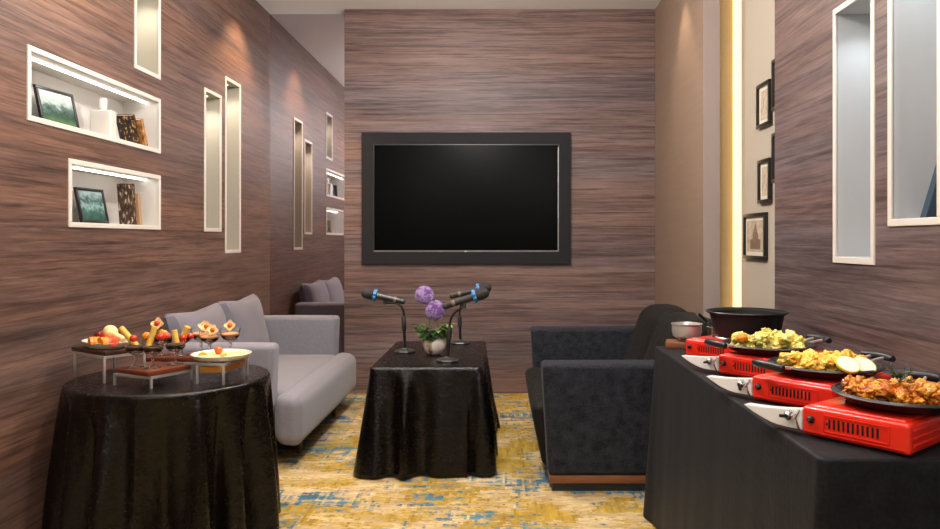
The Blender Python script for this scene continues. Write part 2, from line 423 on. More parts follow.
M_DILL = mat('dill_green', (.03,.06,.015), .6, var=.4)

def vase_mat():
    m, nt, b = newmat('pearl_vase'); L = nt.links.new
    tc = nd(nt,'ShaderNodeTexCoord'); mp = nd(nt,'ShaderNodeMapping'); mp.inputs['Scale'].default_value = (16,16,4)
    L(tc.outputs['Object'], mp.inputs['Vector'])
    n = nd(nt,'ShaderNodeTexNoise'); n.inputs['Scale'].default_value = 1.4; n.inputs['Detail'].default_value = 3; L(mp.outputs[0], n.inputs['Vector'])
    r = ramp(nt, [(.36,(.20,.11,.055)),(.43,(.50,.38,.28)),(.5,(.72,.64,.56)),(.7,(.80,.75,.70))]); L(n.outputs['Fac'], r.inputs[0])
    L(r.outputs[0], b.inputs['Base Color']); b.inputs['Roughness'].default_value = .2; b.inputs['Coat Weight'].default_value = .4
    return m
M_VASE = vase_mat()
def mirror_mat():
    m, nt, b = newmat('bronze_mirror'); L = nt.links.new
    tc = nd(nt,'ShaderNodeTexCoord'); n = nd(nt,'ShaderNodeTexNoise'); n.inputs['Scale'].default_value = 2; L(tc.outputs['Object'], n.inputs['Vector'])
    r = ramp(nt, [(.3,(.60,.56,.60)),(.7,(.63,.585,.625))]); L(n.outputs['Fac'], r.inputs[0]); L(r.outputs[0], b.inputs['Base Color'])
    b.inputs['Metallic'].default_value = 1; b.inputs['Roughness'].default_value = .02
    return m
M_MIRROR = mirror_mat()

# ---------------------------------------------------------------- room shell
XL, XR, YB, YM, ZC, YF = -1.843, 1.216, 5.88, 6.01, 3.01, -3.6
def wall_x(name, X, y0, y1, z0, z1, holes, m):
    bm = NB()
    ys = sorted({y0,y1,*[h[0] for h in holes],*[h[1] for h in holes]}); zs = sorted({z0,z1,*[h[2] for h in holes],*[h[3] for h in holes]})
    g = {}
    def v(y,z):
        if (y,z) not in g: g[(y,z)] = bm.verts.new((X,y,z))
        return g[(y,z)]
    for a,b in zip(ys,ys[1:]):
        for c,d in zip(zs,zs[1:]):
            ym,zm = (a+b)/2,(c+d)/2
            if any(h[0]<ym<h[1] and h[2]<zm<h[3] for h in holes): continue
            bm.faces.new((v(a,c),v(b,c),v(b,d),v(a,d)))
    return struct(name, bm, m)
# niches: outer frame rectangles (y0,y1,z0,z1)
LN = [(2.92,4.065,1.667,1.963), (3.20,4.065,1.255,1.549), (3.776,4.065,2.066,2.56),
      (4.669,4.953,1.253,2.152), (5.025,5.322,1.110,2.300)]
RN = [(2.430,2.730,1.118,2.037), (2.058,2.344,1.242,2.20)]
FW = .022
def inner(n): return (n[0]+FW, n[1]-FW, n[2]+FW, n[3]-FW)
wall_x('wall_left', XL, YF, YM, 0, ZC, [inner(n) for n in LN], W_LEFT)
wall_x('wall_right', XR, YF, 3.32, 0, ZC, [inner(n) for n in RN], W_RIGHT)
trim_i = [0]
def niche(n, side, depth, lining, led):
    y0,y1,z0,z1 = n; a0,a1,b0,b1 = inner(n)
    X = XL if side < 0 else XR
    xo = X - side*.006      # proud of wall into the room
    xb = X + side*depth
    trim_i[0] += 1
    bm = NB()
    xx = sorted((xo, X+side*.004))
    box(bm, *xx, y0,y1, z1-FW, z1, .002); box(bm, *xx, y0,y1, z0, z0+FW, .002)
    box(bm, *xx, y0,y0+FW, z0+FW, z1-FW, .002); box(bm, *xx, y1-FW,y1, z0+FW, z1-FW, .002)
    fr = struct('trim_%d' % trim_i[0], bm, M_CREAM)
    bm = NB()
    quad(bm,(xb,a0,b0),(xb,a1,b0),(xb,a1,b1),(xb,a0,b1))
    for (p,q) in (((a0,b0),(a1,b0)),((a1,b0),(a1,b1)),((a1,b1),(a0,b1)),((a0,b1),(a0,b0))):
        quad(bm,(X,p[0],p[1]),(X,q[0],q[1]),(xb,q[0],q[1]),(xb,p[0],p[1]))
    ln = obj('recess_lining', bm, lining, fr, False)
    if led == 'strip':
        bm = NB(); xs = sorted((X+side*.058, X+side*.066))
        box(bm, *xs, a0+.01, a1-.01, b1-.008, b1-.0005)
        obj('light_strip', bm, M_LEDW, fr, False)
    else:
        yc = (a0+a1)/2; xc = X+side*depth*.45
        bm = NB(); lathe(bm, [(0,b1-.0005),(.026,b1-.0005),(.026,b1-.007),(.020,b1-.008)], 20, Matrix.Translation((xc,yc,0)))
        obj('lamp_housing', bm, M_CREAM if led == 'warm' else M_STEEL, fr)
        bm = NB(); lathe(bm, [(.020,b1-.0078),(0,b1-.0078)], 20, Matrix.Translation((xc,yc,0)))
        obj('lamp_lens', bm, M_LEDW if led == 'warm' else M_LEDC, fr)
        li = bpy.data.lights.new('niche_lamp','SPOT'); li.energy = 6.5 if led == 'warm' else 3.4
        li.color = (1,.90,.74) if led == 'warm' else (.88,.95,1.0)
        li.spot_size = math.radians(135); li.spot_blend = .9; li.shadow_soft_size = .02
        lo = bpy.data.objects.new('niche_lamp', li); link(lo); lo.location = (xc, yc, b1-.013)
niche(LN[0], -1, .19, M_NICHE, 'strip'); niche(LN[1], -1, .19, M_NICHE, 'strip')
for n in LN[2:]: niche(n, -1, .12, M_NICHEG, 'warm')
for n in RN: niche(n, 1, .19, M_NICHEC, 'cool')

# TV wall panel, its baseboard, mirror strip, taupe return wall and alcove
bm = NB(); box(bm, -1.22, XR, YB, YM+.05, 0, ZC); struct('wall_back', bm, W_BACK)
bm = NB(); box(bm, -1.22, XR-.001, YB-.008, YB-.0002, 0, .045, .002); struct('baseboard_back', bm, W_BACK)
bm = NB(); box(bm, XL, -1.2205, YM-.004, YM+.006, 0.0, ZC-.001)
tag(obj('wall_mirror', bm, M_MIRROR, None, False), 'tall tinted mirror strip in the far left corner beside the TV wall', 'mirror')
bm = NB(); quad(bm,(XR,4.49,0),(XR,YM,0),(XR,YM,ZC),(XR,4.49,ZC)); struct('wall_far_right', bm, M_TAUPE)
bm = NB(); box(bm, XR+.0005, 1.317, 4.49, 4.515, 0, ZC, .002); struct('trim_8', bm, M_JAMB)
XA, YA = 1.48, 4.64
bm = NB(); quad(bm,(XR,YA,0),(XA,YA,0),(XA,YA,ZC),(XR,YA,ZC)); struct('wall_alcove_end', bm, M_OCHRE)
bm = NB(); quad(bm,(XA,3.2,0),(XA,YA,0),(XA,YA,ZC),(XA,3.2,ZC))
quad(bm,(XR,3.32,0),(XA,3.32,0),(XA,3.32,ZC),(XR,3.32,ZC))
struct('wall_alcove', bm, M_BEIGE)
bm = NB(); box(bm, 1.434, 1.476, 4.585, 4.625, .02, ZC-.02, .003)
tag(obj('light_strip', bm, M_LEDY), 'tall glowing warm light strip in the corner of the alcove', 'light')
bm = NB(); quad(bm,(XL,YF,0),(XA,YF,0),(XA,YM,0),(XL,YM,0)); struct('floor', bm, M_CARPET)
bm = NB(); quad(bm,(XL,YF,ZC),(XA,YF,ZC),(XA,YM,ZC),(XL,YM,ZC)); struct('ceiling', bm, M_CEIL)

# ---------------------------------------------------------------- television
t = thing('television', 'large black flat television in a dark surround on the back wall', 'television', (-.264, YB, 1.526))
def framebox(bm, w, h, wi, hi, y0, y1, cx=0, cz=0, bev=.003):
    """rectangular ring in XZ (outer w*h, inner wi*hi)"""
    box(bm, -w/2, w/2, y0, y1, hi/2+cz, h/2, bev); box(bm, -w/2, w/2, y0, y1, -h/2, -hi/2+cz, bev)
    box(bm, -w/2, -wi/2+cx, y0, y1, -hi/2+cz, hi/2+cz, bev); box(bm, wi/2+cx, w/2, y0, y1, -hi/2+cz, hi/2+cz, bev)
bm = NB(); framebox(bm, 1.632, 1.028, 1.456, .846, -.03, -.0005, bev=0); obj('surround', bm, M_SUR, t, False)
bm = NB(); framebox(bm, 1.456, .846, 1.436, .822, -.026, -.004, cz=.004, bev=0); obj('bezel', bm, M_BLACKP, t, False)
bm = NB(); box(bm, -.719, .719, -.016, -.006, -.408, .416); obj('screen', bm, M_SCREEN, t, False)
bm = NB(); box(bm, -.718, .718, -.0275, -.0255, -.4135, -.4105); box(bm, .7165, .7195, -.0275, -.0255, -.4105, .40); obj('edge_trim', bm, M_STEEL, t)
bm = NB(); box(bm, -.014, .006, -.0285, -.026, -.418, -.410, .001); obj('logo_badge', bm, M_STEEL, t)

# ---------------------------------------------------------------- tablecloths
def drape(name, per, zt, zb, fold, flare, amp, mat_, nh=26, er=.014, seed=0):
    """per: list of (x,y,nx,ny,s,corner) around the top edge"""
    bm = NB(); n = len(per); rows = []
    cx = sum(p[0] for p in per)/n; cy = sum(p[1] for p in per)/n
    prof = [(-.10,0),(-er,0),(-er*.5,-er*.14),(-er*.13,-er*.5),(0,-er)]
    H = zt-zb
    def pt(p, off, z): return bm.verts.new((p[0]+p[2]*off, p[1]+p[3]*off, z))
    for fr in (.3,.6):
        rows.append([bm.verts.new((cx+(p[0]-cx)*fr, cy+(p[1]-cy)*fr, zt)) for p in per])
    rows.append([bm.verts.new((cx+(p[0]-p[2]*er*2.2-cx)*.93, cy+(p[1]-p[3]*er*2.2-cy)*.93, zt)) for p in per])
    for o,dz in prof[1:]: rows.append([pt(p,o,zt+dz) for p in per])
    for k in range(1, nh+1):
        t = k/nh; row = []
        for p in per:
            f = fold(p, t)
            off = flare*(t**1.1)*(1+.9*p[5]) + amp*(min(1,t*1.3)**.7)*f
            z = zt-er-(H-er)*t
            if k == nh: z += .006*math.sin(p[4]*11+seed)+.006
            row.append(pt(p, off, z))
        rows.append(row)
    c = bm.verts.new((cx,cy,zt))
    for k in range(n): bm.faces.new((c, rows[0][k], rows[0][(k+1)%n]))
    for A,B in zip(rows, rows[1:]):
        for k in range(n): bm.faces.new((A[k],A[(k+1)%n],B[(k+1)%n],B[k]))
    o = obj(name, bm, mat_, None, True)
    sm = o.modifiers.new('thickness','SOLIDIFY'); sm.thickness = .002; sm.offset = -1
    return o
def circ_per(cx, cy, r, n=240):
    return [(cx+r*math.cos(2*PI*k/n), cy+r*math.sin(2*PI*k/n), math.cos(2*PI*k/n), math.sin(2*PI*k/n), 2*PI*k/n, 0) for k in range(n)]
def rect_per(x0,x1,y0,y1,rc=.03,step=.012):
    pts=[]; s=0
    segs=[((x0+rc,y0),(x1-rc,y0),(0,-1)),((x1,y0+rc),(x1,y1-rc),(1,0)),((x1-rc,y1),(x0+rc,y1),(0,1)),((x0,y1-rc),(x0,y0+rc),(-1,0))]
    cs=[(x1-rc,y0+rc,-90),(x1-rc,y1-rc,0),(x0+rc,y1-rc,90),(x0+rc,y0+rc,180)]
    for (a,b,nn),(ccx,ccy,a0) in zip(segs,cs):
        L=math.hypot(b[0]-a[0],b[1]-a[1]); k=max(2,int(L/step))
        for i in range(k):
            t=i/k; dc=min(t*L,(1-t)*L)
            pts.append((a[0]+(b[0]-a[0])*t,a[1]+(b[1]-a[1])*t,nn[0],nn[1],s+t*L,math.exp(-(dc/.07)**2)))
        s+=L
        for i in range(9):
            an=math.radians(a0+90*i/9)
            pts.append((ccx+rc*math.cos(an),ccy+rc*math.sin(an),math.cos(an),math.sin(an),s+rc*an*0+i*.005,1))
        s+=.05
    return pts
# left round table
RTX, RTY, RTR, RTZ = -1.38, 3.15, .397, .627
folds = [(-100,13,1.0),(-70,9,-.5),(-52,8,.95),(-30,9,.55),(-125,10,.75),(-150,12,.9),(175,12,.5),(150,14,.5),(-84,6,.4),(-6,10,.9),(20,10,.6),(45,10,.9),(75,12,.7),(105,12,.8),(130,10,.5),(-40,4,-.5),(-112,5,-.5),(-138,6,-.7),(-163,6,-.5),(-18,5,-.6)]
def rfold(p, t):
    a = math.degrees(p[4]); v = 0
    for c,w,h in folds:
        d = (a-c+180)%360-180
        w2 = w*(.42+.38*t)
        v += h*math.exp(-(d/w2)**2)
    return v-.42
def rfl(p,t):
    v = rfold(p,t)
    # keep the skirt off the wall on the left
    lim = (XL+.012 - (RTX+RTR*p[2]))/p[2] if p[2] < -.5 else 9
    off = .030*t**1.1 + .088*min(1,t*1.3)**.7*v
    if off > lim: v -= (off-lim)/(.088*min(1,t*1.3)**.7)
    return v
o = drape('tablecloth', circ_per(RTX,RTY,RTR), RTZ, .002, rfl, .030, .088, M_CL_ROUND)
tag(o, 'black satin cloth draped to the floor over the small round table', 'tablecloth')
# centre coffee table
def rnd_fold(seed, L, ks):
    rr = random.Random(seed); cs = [(k, rr.uniform(.5,1), rr.uniform(0,6.28)) for k in ks]
    def f(p,t):
        v = sum(a*math.cos(2*PI*k*p[4]/L+ph) for k,a,ph in cs)/len(cs)*1.6
        v = v*abs(v)**.25 if v > 0 else v*.55
        return v
    return f
def ct_fold(p, t):
    v = rnd_fold(3, 3.1, (8,12,17,23))(p,t)
    c = p[5]
    if p[0] > -.16 and p[1] < 3.92: v -= .75*c*t
    if p[0] > -.16 and p[1] > 4.74: v += .45*c*t
    return v
CTX0,CTX1,CTY0,CTY1,CTZ = -.668,-.088,3.82,4.84,.55
o = drape('tablecloth', rect_per(CTX0,CTX1,CTY0,CTY1,.03), CTZ, .004, ct_fold, .044, .078, M_CL_MID)
tag(o, 'black satin cloth draped over the low coffee table in the middle of the room', 'tablecloth')
# right buffet table
RX0,RX1,RY0,RY1,RZ = .672,1.195,1.575,3.265,.74
def rt_fold(p,t):
    if p[0] > 1.15: return 0
    return rnd_fold(11, 4.4, (7,12,19,31))(p,t)
o = drape('tablecloth', [(p[0],p[1],p[2] if p[2]<=0 else 0,p[3],p[4],p[5] if p[0]<1.1 else 0) for p in rect_per(RX0,RX1,RY0,RY1,.02)], RZ, .004, rt_fold, .026, .005, M_CL_RIGHT, er=.008)
tag(o, 'charcoal black cloth draped over the long buffet table along the right wall', 'tablecloth')

# ---------------------------------------------------------------- left sofa
t = thing('sofa', 'light grey fabric two-seat sofa along the left wall', 'sofa', (-1.4, 4.7, 0))
T = Vector((-1.4,4.7,0))
def rel(f=None):
    return lambda v: (f(v) if f else v) - T
def armslant(v):
    # front of the arm leans back slightly towards its foot
    if v.x > -1.4: v.x += .02*(v.z-.12)/.52 - .02
    return v - T
bm = NB(); softbox(bm, -1.79,-1.185, 3.91,4.05, .12,.650, .028, (0,.006,.004), fn=armslant); obj('armrest', bm, M_SOFA_L, t)
bm = NB(); softbox(bm, -1.79,-1.170, 5.365,5.505, .12,.650, .028, (0,.006,.004), fn=armslant); obj('armrest', bm, M_SOFA_L, t)
bm = NB(); softbox(bm, -1.80,-1.735, 4.05,5.365, .12,.60, .03, fn=rel()); obj('backrest', bm, M_SOFA_L, t)
def seatfn(v):
    if v.x > -1.2: v.z -= .02*max(0,(v.x+1.2)/.15)
    return v - T
bm = NB()
softbox(bm, -1.735,-1.16, 4.052,5.363, .13,.385, .03, (0,0,.012), fn=seatfn)
softbox(bm, -1.19,-1.045, 3.925,5.49, .125,.392, .055, (.012,0,.004), fn=seatfn, n=12, m=6)
obj('seat', bm, M_SOFA_L, t)
for (x,y) in ((-1.13,5.10),(-1.13,4.22),(-1.70,5.25),(-1.70,4.10)):
    bm = NB(); lathe(bm, [(0,0.001),(.014,.001),(.024,.135),(0,.135)], 14, Matrix.Translation(Vector((x,y,0))-T)); obj('leg', bm, M_DARKWOOD, t)
def pillow(name, label, y0, y1, tilt, x, zb, h, th, m, rz=0, group=None):
    bm = NB(); w = y1-y0
    n = 22
    P = {}
    for s in (-1,1):
        for i in range(n+1):
            for j in range(n+1):
                u = -1+2*i/n; v = -1+2*j/n
                e = (max(0,1-u**4)*max(0,1-v**4))**.45
                pin = 1-.11*(1-abs(u))*abs(v)**5 ; pin2 = 1-.11*(1-abs(v))*abs(u)**5
                pos = Vector((s*th/2*e*(1+.06*noise.noise(Vector((u*2,v*2,s+x)))), u*w/2*pin2, h/2+v*h/2*pin))
                key = (s if e > 1e-6 else 0, i, j)
                if key not in P: P[key] = bm.verts.new(pos)
    def g(s,i,j):
        return P[(s,i,j)] if (s,i,j) in P else P[(0,i,j)]
    for s in (-1,1):
        for i in range(n):
            for j in range(n):
                f = [g(s,i,j),g(s,i+1,j),g(s,i+1,j+1),g(s,i,j+1)]
                try: bm.faces.new(f)
                except ValueError: pass
    o = obj(name, bm, m, None, True, (x,(y0+y1)/2,zb), (0,tilt,rz))
    return tag(o, label, 'cushion', group)
pillow('cushion', 'grey back cushion on the light sofa, the one behind the dessert glasses', 3.96,4.69, -.20, -1.685,.388,.43,.17, M_SOFA_P, .0, 'back cushions of the grey sofa')
pillow('cushion', 'grey back cushion on the light sofa, the far one beside the far armrest', 4.68,5.355, -.22, -1.665,.388,.44,.17, M_SOFA_P, .0, 'back cushions of the grey sofa')

# ---------------------------------------------------------------- right sofa
T = Vector((.65,4.28,0))
t = thing('sofa', 'dark charcoal fabric two-seat sofa with wooden plinth on the right', 'sofa', T)
def arm2(v):
    if v.x < .6: v.x += .03*(1-(v.z-.1)/.52)
    return v - T
for y0,y1,zt in ((3.565,3.735,.606),(4.825,4.99,.628)):
    bm = NB(); softbox(bm, .200,1.15, y0,y1, .078,zt, .022, (0,.004,.003), fn=arm2); obj('armrest', bm, M_SOFA_R, t)
    bm = NB(); box(bm, .236,1.14, y0+.006,y1-.006, .040,.078, .003, M=Matrix.Translation(-T)); obj('plinth', bm, M_PLINTH, t)
bm = NB(); softbox(bm, 1.03,1.17, 3.745,4.825, .108,.70, .03, fn=rel()); obj('backrest', bm, M_SOFA_R, t)
def seat2(v):
    if v.x < .4: v.x += .05*(1-min(1,max(0,(v.z-.10)/.25)))
    return v - T
bm = NB(); softbox(bm, .158,1.03, 3.738,4.82, .060,.385, .045, (.006,0,.02), fn=seat2, n=12); obj('seat', bm, M_SOFA_RB, t)
def back2(v):
    k = (v.z-.40)/.40
    v.x += .15*k
    return v - T
for y0,y1 in ((3.752,4.282),(4.288,4.818)):
    bm = NB(); softbox(bm, .765,.985, y0,y1, .395,.79, .07, (.015,.0,.012), fn=back2, n=8, m=6, wr=.004); obj('back_cushion', bm, M_SOFA_RB, t)
bm = NB(); box(bm, .250,1.10, 3.585,4.965, .0015,.040, M=Matrix.Translation(-T)); obj('base', bm, M_BLACKM, t)

# ---------------------------------------------------------------- coffee table things
def mic_stand(label, base, top, neck, clip):
    bx,by = base; O = Vector((bx,by,CTZ+.001))
    t = thing('microphone_stand', label, 'microphone stand', O, 0, 'desk microphone stands on the coffee table')
    top = Vector(top)-O; neck = [Vector(q)-O for q in neck]; clip = Vector(clip)-O
    bm = NB(); lathe(bm, [(0,0),(.062,0),(.064,.004),(.060,.009),(.020,.019),(.012,.024),(0,.024)], 8, Matrix.Rotation(PI/8,4,'Z')); obj('base', bm, M_BASEG, t, False)
    hp = top.z
    bm = NB(); tube(bm, [(0,0,.022),(top.x*.5,0,hp*.55)], .009, 12); obj('pole', bm, M_BLACKP, t)
    a = Vector((top.x*.5,0,hp*.52)); b_ = Vector((top.x*.9,0,hp*.86))
    bm = NB(); tube(bm, [a, a.lerp(b_,.06), a.lerp(b_,.94), b_], [.010,.0135,.0135,.010], 14); obj('clutch', bm, M_BLACKM, t)
    path = smoothpath([b_.lerp(a,.1), top]+neck, 8)
    bm = NB(); tube(bm, path, .0065, 10); obj('gooseneck', bm, M_BLACKP, t)
    bm = NB(); d = (clip-neck[-1]);
    tube(bm, [neck[-1]-d*.2, neck[-1]+d*.72], [.011,.012], 12)
    obj('clip', bm, M_BLACKM, t)
    return t
def microphone(label, head, tail):
    head = Vector(head); tail = Vector(tail); d = head-tail; Ln = d.length
    M = d.to_track_quat('Z','Y').to_matrix().to_4x4()
    t = thing('microphone', label, 'microphone', tail, 0, 'handheld microphones on desk stands')
    k = Ln/.26
    bm = NB(); lathe(bm, [(0,0),(.014*k,0),(.0165*k,.004),(.017*k,.05*k),(.0185*k,.10*k),(.021*k,.155*k),(.022*k,.18*k),(.018*k,.184*k),(0,.184*k)], 20, M); body = obj('body', bm, M_MICB, t)
    bm = NB(); lathe(bm, [(.0215*k,.186*k),(.0285*k,.190*k),(.031*k,.205*k),(.031*k,.222*k),(.0285*k,.240*k),(.020*k,.254*k),(.009*k,.2595*k),(0,.26*k)], 24, M); obj('grille', bm, M_GRILLE, t)
    bm = NB(); lathe(bm, [(.0215*k,.168*k),(.032*k,.170*k),(.034*k,.178*k),(.031*k,.188*k),(.0215*k,.189*k)], 40, M, rf=lambda a,z: 1+.16*abs(math.sin(a*4))); obj('anti_roll_ring', bm, M_BLUE, t)
    bm = NB(); lathe(bm, [(.0176*k,.052*k),(.0186*k,.054*k),(.0188*k,.066*k),(.0180*k,.068*k)], 20, M); obj('label_band', bm, M_BRONZE, t)
    bm = NB(); lathe(bm, [(0,-.0015),(.0145*k,-.0015),(.0160*k,.003),(.0172*k,.018*k),(.0172*k,.022*k)], 20, M); obj('end_cap', bm, M_BASEG, t)
    return t
Y1=4.355; mic_stand('black desk microphone stand left of the vase', (-.552,Y1), at(403.5,311,Y1), [at(399,304.5,Y1), at(391,303,Y1), at(385,303.5,Y1)], at(385,298.5,Y1))
microphone('black microphone with blue ring pointing left on the left stand', at(361.5,292.5,Y1), at(405,302,Y1))
Y2=4.03; mic_stand('black desk microphone stand nearest to the camera, front right of the vase', (-.282,Y2), at(450,322,Y2), [at(453.5,314,Y2), at(459,309.5,Y2), at(464,307,Y2)], at(463.5,300.5,Y2))
microphone('black microphone with blue ring on the front right stand, nearest to the camera', at(489,291.5,Y2), at(443,307,Y2))
Y3=4.72; mic_stand('black desk microphone stand at the back right of the table, partly hidden', (-.25,Y3), at(459.5,312,Y3), [at(461,305,Y3), at(465,300,Y3), at(468,298,Y3)], at(468,294,Y3))
microphone('black microphone with blue ring lying furthest back, behind the front right one', at(491.5,286.5,Y3), at(450,296.5,Y3))

VX,VY = -.376,4.26
t = thing('flower_vase', 'round pearly vase with brown streaks on the coffee table', 'vase', (VX,VY,CTZ+.001))
bm = NB(); lathe(bm, [(0,0),(.032,0),(.048,.010),(.066,.034),(.071,.058),(.066,.083),(.053,.103),(.046,.112),(.043,.112),(.050,.100),(.060,.080),(.062,.058),(.055,.03),(0,.012)], 40); obj('body', bm, M_VASE, t)
def allium(label, c, r, base, seed):
    rr = random.Random(seed)
    c = Vector(c); base = Vector(base)
    t = thing('allium_flower', label, 'flower', base, 0, 'purple alliums in the vase')
    c = c-base
    bm = NB(); tube(bm, smoothpath([(0,0,0), c*.5+Vector((.004,0,.0)), c], 5), .0032, 8); obj('stem', bm, M_LEAF2, t)
    bm = NB(); bm2 = NB()
    N = 260
    for i in range(N):
        z = 1-2*(i+.5)/N; a = i*2.39996; q = math.sqrt(1-z*z)
        d = Vector((q*math.cos(a), q*math.sin(a), z)); rad = r*(.78+.18*rr.random())
        p = c + d*rad
        B = bm if rr.random() < .55 else bm2
        u = d.orthogonal().normalized(); v = d.cross(u)
        ce = B.verts.new(p + d*.0005)
        a0 = rr.random()*6
        for k in range(5):
            an = a0+2*PI*k/5; w = .42
            tip = B.verts.new(p + (u*math.cos(an)+v*math.sin(an))*.0095 + d*.010)
            l1 = B.verts.new(p + (u*math.cos(an-w)+v*math.sin(an-w))*.005 + d*.001)
            l2 = B.verts.new(p + (u*math.cos(an+w)+v*math.sin(an+w))*.005 + d*.001)
            B.faces.new((ce,l1,tip)); B.faces.new((ce,tip,l2))
        if i % 2 == 0: tube(B, [c+d*r*.3, p], .0009, 3, False)
    bmesh.ops.create_icosphere(bm, subdivisions=2, radius=r*.66, matrix=Matrix.Translation(c))
    hd = obj('flower_head', bm, M_PURP, t, False); obj('pale_florets', bm2, M_PURPL, hd, False)
allium('purple allium flower, the higher and left one in the vase', at(424.5,295,4.27), .050, (VX-.008,VY+.01,CTZ+.03), 1)
allium('purple allium flower, the lower and right one in the vase', at(435.5,310.5,4.23), .053, (VX+.01,VY-.005,CTZ+.03), 2)
# foliage sprigs
def leafmesh(bm, p, d, L, w, droop=.3):
    d = Vector(d).normalized(); side = d.cross(Vector((0,0,1))).normalized() if abs(d.z) < .95 else Vector((1,0,0)); up = side.cross(d)
    n = 6; prev = None
    for i in range(n+1):
        t = i/n; c = Vector(p)+d*L*t - Vector((0,0,1))*droop*L*t*t; ww = w*math.sin(PI*min(1,.06+t*.94))**.8
        A = bm.verts.new(c-side*ww+up*ww*.25); C = bm.verts.new(c); B = bm.verts.new(c+side*ww+up*ww*.25)
        if prev: bm.faces.new((prev[0],prev[1],C,A)); bm.faces.new((prev[1],prev[2],B,C))
        prev = (A,C,B)
rr = random.Random(12)
for gi,(lab,m,ang0,tilt) in enumerate((('dark green leafy sprig in the vase, leaning left below the purple flowers',M_LEAF,200,.9),('pale green leafy sprig in the vase, leaning right below the purple flowers',M_LEAF2,-30,.75),('green leafy sprig in the vase, rising at the front below the lower flower',M_LEAF,-90,.6))):
    base = Vector((VX,VY,CTZ+.05))
    t = thing('leafy_sprig', lab, 'foliage', base, 0, 'green sprigs in the vase')
    stems = NB(); lv = NB()
    for s in range(5):
        a = math.radians(ang0+rr.uniform(-55,55)); tl = tilt*rr.uniform(.4,1.0)
        d = Vector((math.cos(a)*tl, math.sin(a)*tl, 1)).normalized(); Ln = rr.uniform(.06,.12)
        st = Vector((math.cos(a)*.028, math.sin(a)*.028, .02))
        path = smoothpath([Vector((0,0,-.01)), st, st+d*Ln*.5, st+d*Ln], 4)
        tube(stems, path, .0018, 6)
        for k in range(9):
            t_ = .25+.75*k/8; p = st+d*Ln*t_
            aa = a+rr.uniform(-1.8,1.8)
            leafmesh(lv, p, (math.cos(aa),math.sin(aa),rr.uniform(-.1,.7)), rr.uniform(.038,.060), rr.uniform(.011,.016))
    obj('stem', stems, M_LEAF2, t); obj('leaves', lv, m, t)

# ---------------------------------------------------------------- dessert table
def riser(label, Fp, Lp, Rp, h, board_m, bt=.016, top_board=True, name='serving_riser'):
    Fp,Lp,Rp = [Vector((p[0],p[1],0)) for p in (Fp,Lp,Rp)]; Bp = Lp+Rp-Fp
    C = (Fp+Bp)/2; O = Vector((C.x,C.y,RTZ+.001))
    t = thing(name, label, 'riser', O, 0, 'steel and wood risers on the round table')
    cs = [q-C for q in (Fp,Rp,Bp,Lp)]
    e1 = (Rp-Fp); e2 = (Lp-Fp); e1n = e1.normalized(); e2n = e2.normalized(); w = .009
    zt = h-(bt if top_board else 0)
    bm = NB()
    for a,b in zip(cs, cs[1:]+cs[:1]):
        d = (b-a); M = Matrix.Translation((a+b)/2+Vector((0,0,zt-.006))) @ Matrix.Rotation(math.atan2(d.y,d.x),4,'Z')
        box(bm, -d.length/2-w/2, d.length/2+w/2, -w/2, w/2, -.006, .006, .001, M=M)
    obj('frame', bm, M_STEEL, t)
    for c in cs:
        bm = NB(); box(bm, -w/2,w/2,-w/2,w/2,0,zt-.012,.001, M=Matrix.Translation(c)@Matrix.Rotation(math.atan2(e1.y,e1.x),4,'Z')); obj('leg', bm, M_STEEL, t)
    bm = NB(); a = math.atan2(e1.y,e1.x); l1,l2 = e1.length,e2.length
    if top_board:
        box(bm, -l1/2-.006,l1/2+.006,-l2/2-.006,l2/2+.006, zt+.0005, h, .002, M=Matrix.Rotation(a,4,'Z'))
    else:
        box(bm, -l1/2+.008,l1/2-.008,-l2/2+.008,l2/2-.008, zt-.040, zt-.014, .002, M=Matrix.Rotation(a,4,'Z'))
    obj('board', bm, board_m, t)
    return O
riser('tall dark wood topped steel riser under the white fruit dish', (-1.578,2.99),(-1.778,3.137),(-1.485,3.13), .127, M_DARKWOOD, .018)
riser('low red wood topped steel riser at the front holding the dessert glasses', (-1.342,2.885),(-1.517,2.953),(-1.256,3.049), .066, M_REDWOOD, .018)
riser('steel riser with honey coloured board under the round cream plate', (-1.09,2.957),(-1.203,2.98),(-1.067,3.165), .085, M_HONEY, top_board=False)
riser('low red wood topped riser at the back behind the other dessert risers', (-1.535,3.235),(-1.528,3.385),(-1.175,3.22), .066, M_REDWOOD, .018)
ZR2 = RTZ+.001+.066; ZR1 = RTZ+.001+.127; ZR3 = RTZ+.001+.085
def simple(name, label, cat, bm, m, loc, rot=(0,0,0), group=None, smooth=True):
    return tag(obj(name, bm, m, None, smooth, loc, rot), label, cat, group)
# white oblong dish with fruit
DC = Vector((-1.638,3.118,ZR1+.0005)); DA = math.atan2(.135,-.177)
bm = NB(); S = Matrix.Rotation(DA,4,'Z') @ Matrix.Diagonal((1.25,.80,1,1))
lathe(bm, [(0,0),(.072,0),(.080,.003),(.096,.020),(.101,.027),(.097,.0275),(.078,.010),(0,.007)], 40, S)
simple('serving_dish', 'oblong white dish of cut fruit on the tall riser', 'dish', bm, M_IVORY, DC)
def dpos(a,b,z): 
    e1 = Vector((-math.cos(DA),-math.sin(DA),0)); e2 = Vector((-math.sin(DA),math.cos(DA),0))
    v = e1*a + e2*b; return DC+Vector((v.x,v.y,z))
def slice_bm(L, h, th):
    bm = NB(); n = 12; out = [(L/2*math.cos(PI*k/n), h*math.sin(PI*k/n)) for k in range(n+1)]
    prism(bm, out, th, Matrix.Rotation(PI/2,4,'X')@Matrix.Translation((0,0,-th/2)))
    bmesh.ops.bevel(bm, geom=bm.edges[:], offset=.002, segments=2, affect='EDGES'); return bm
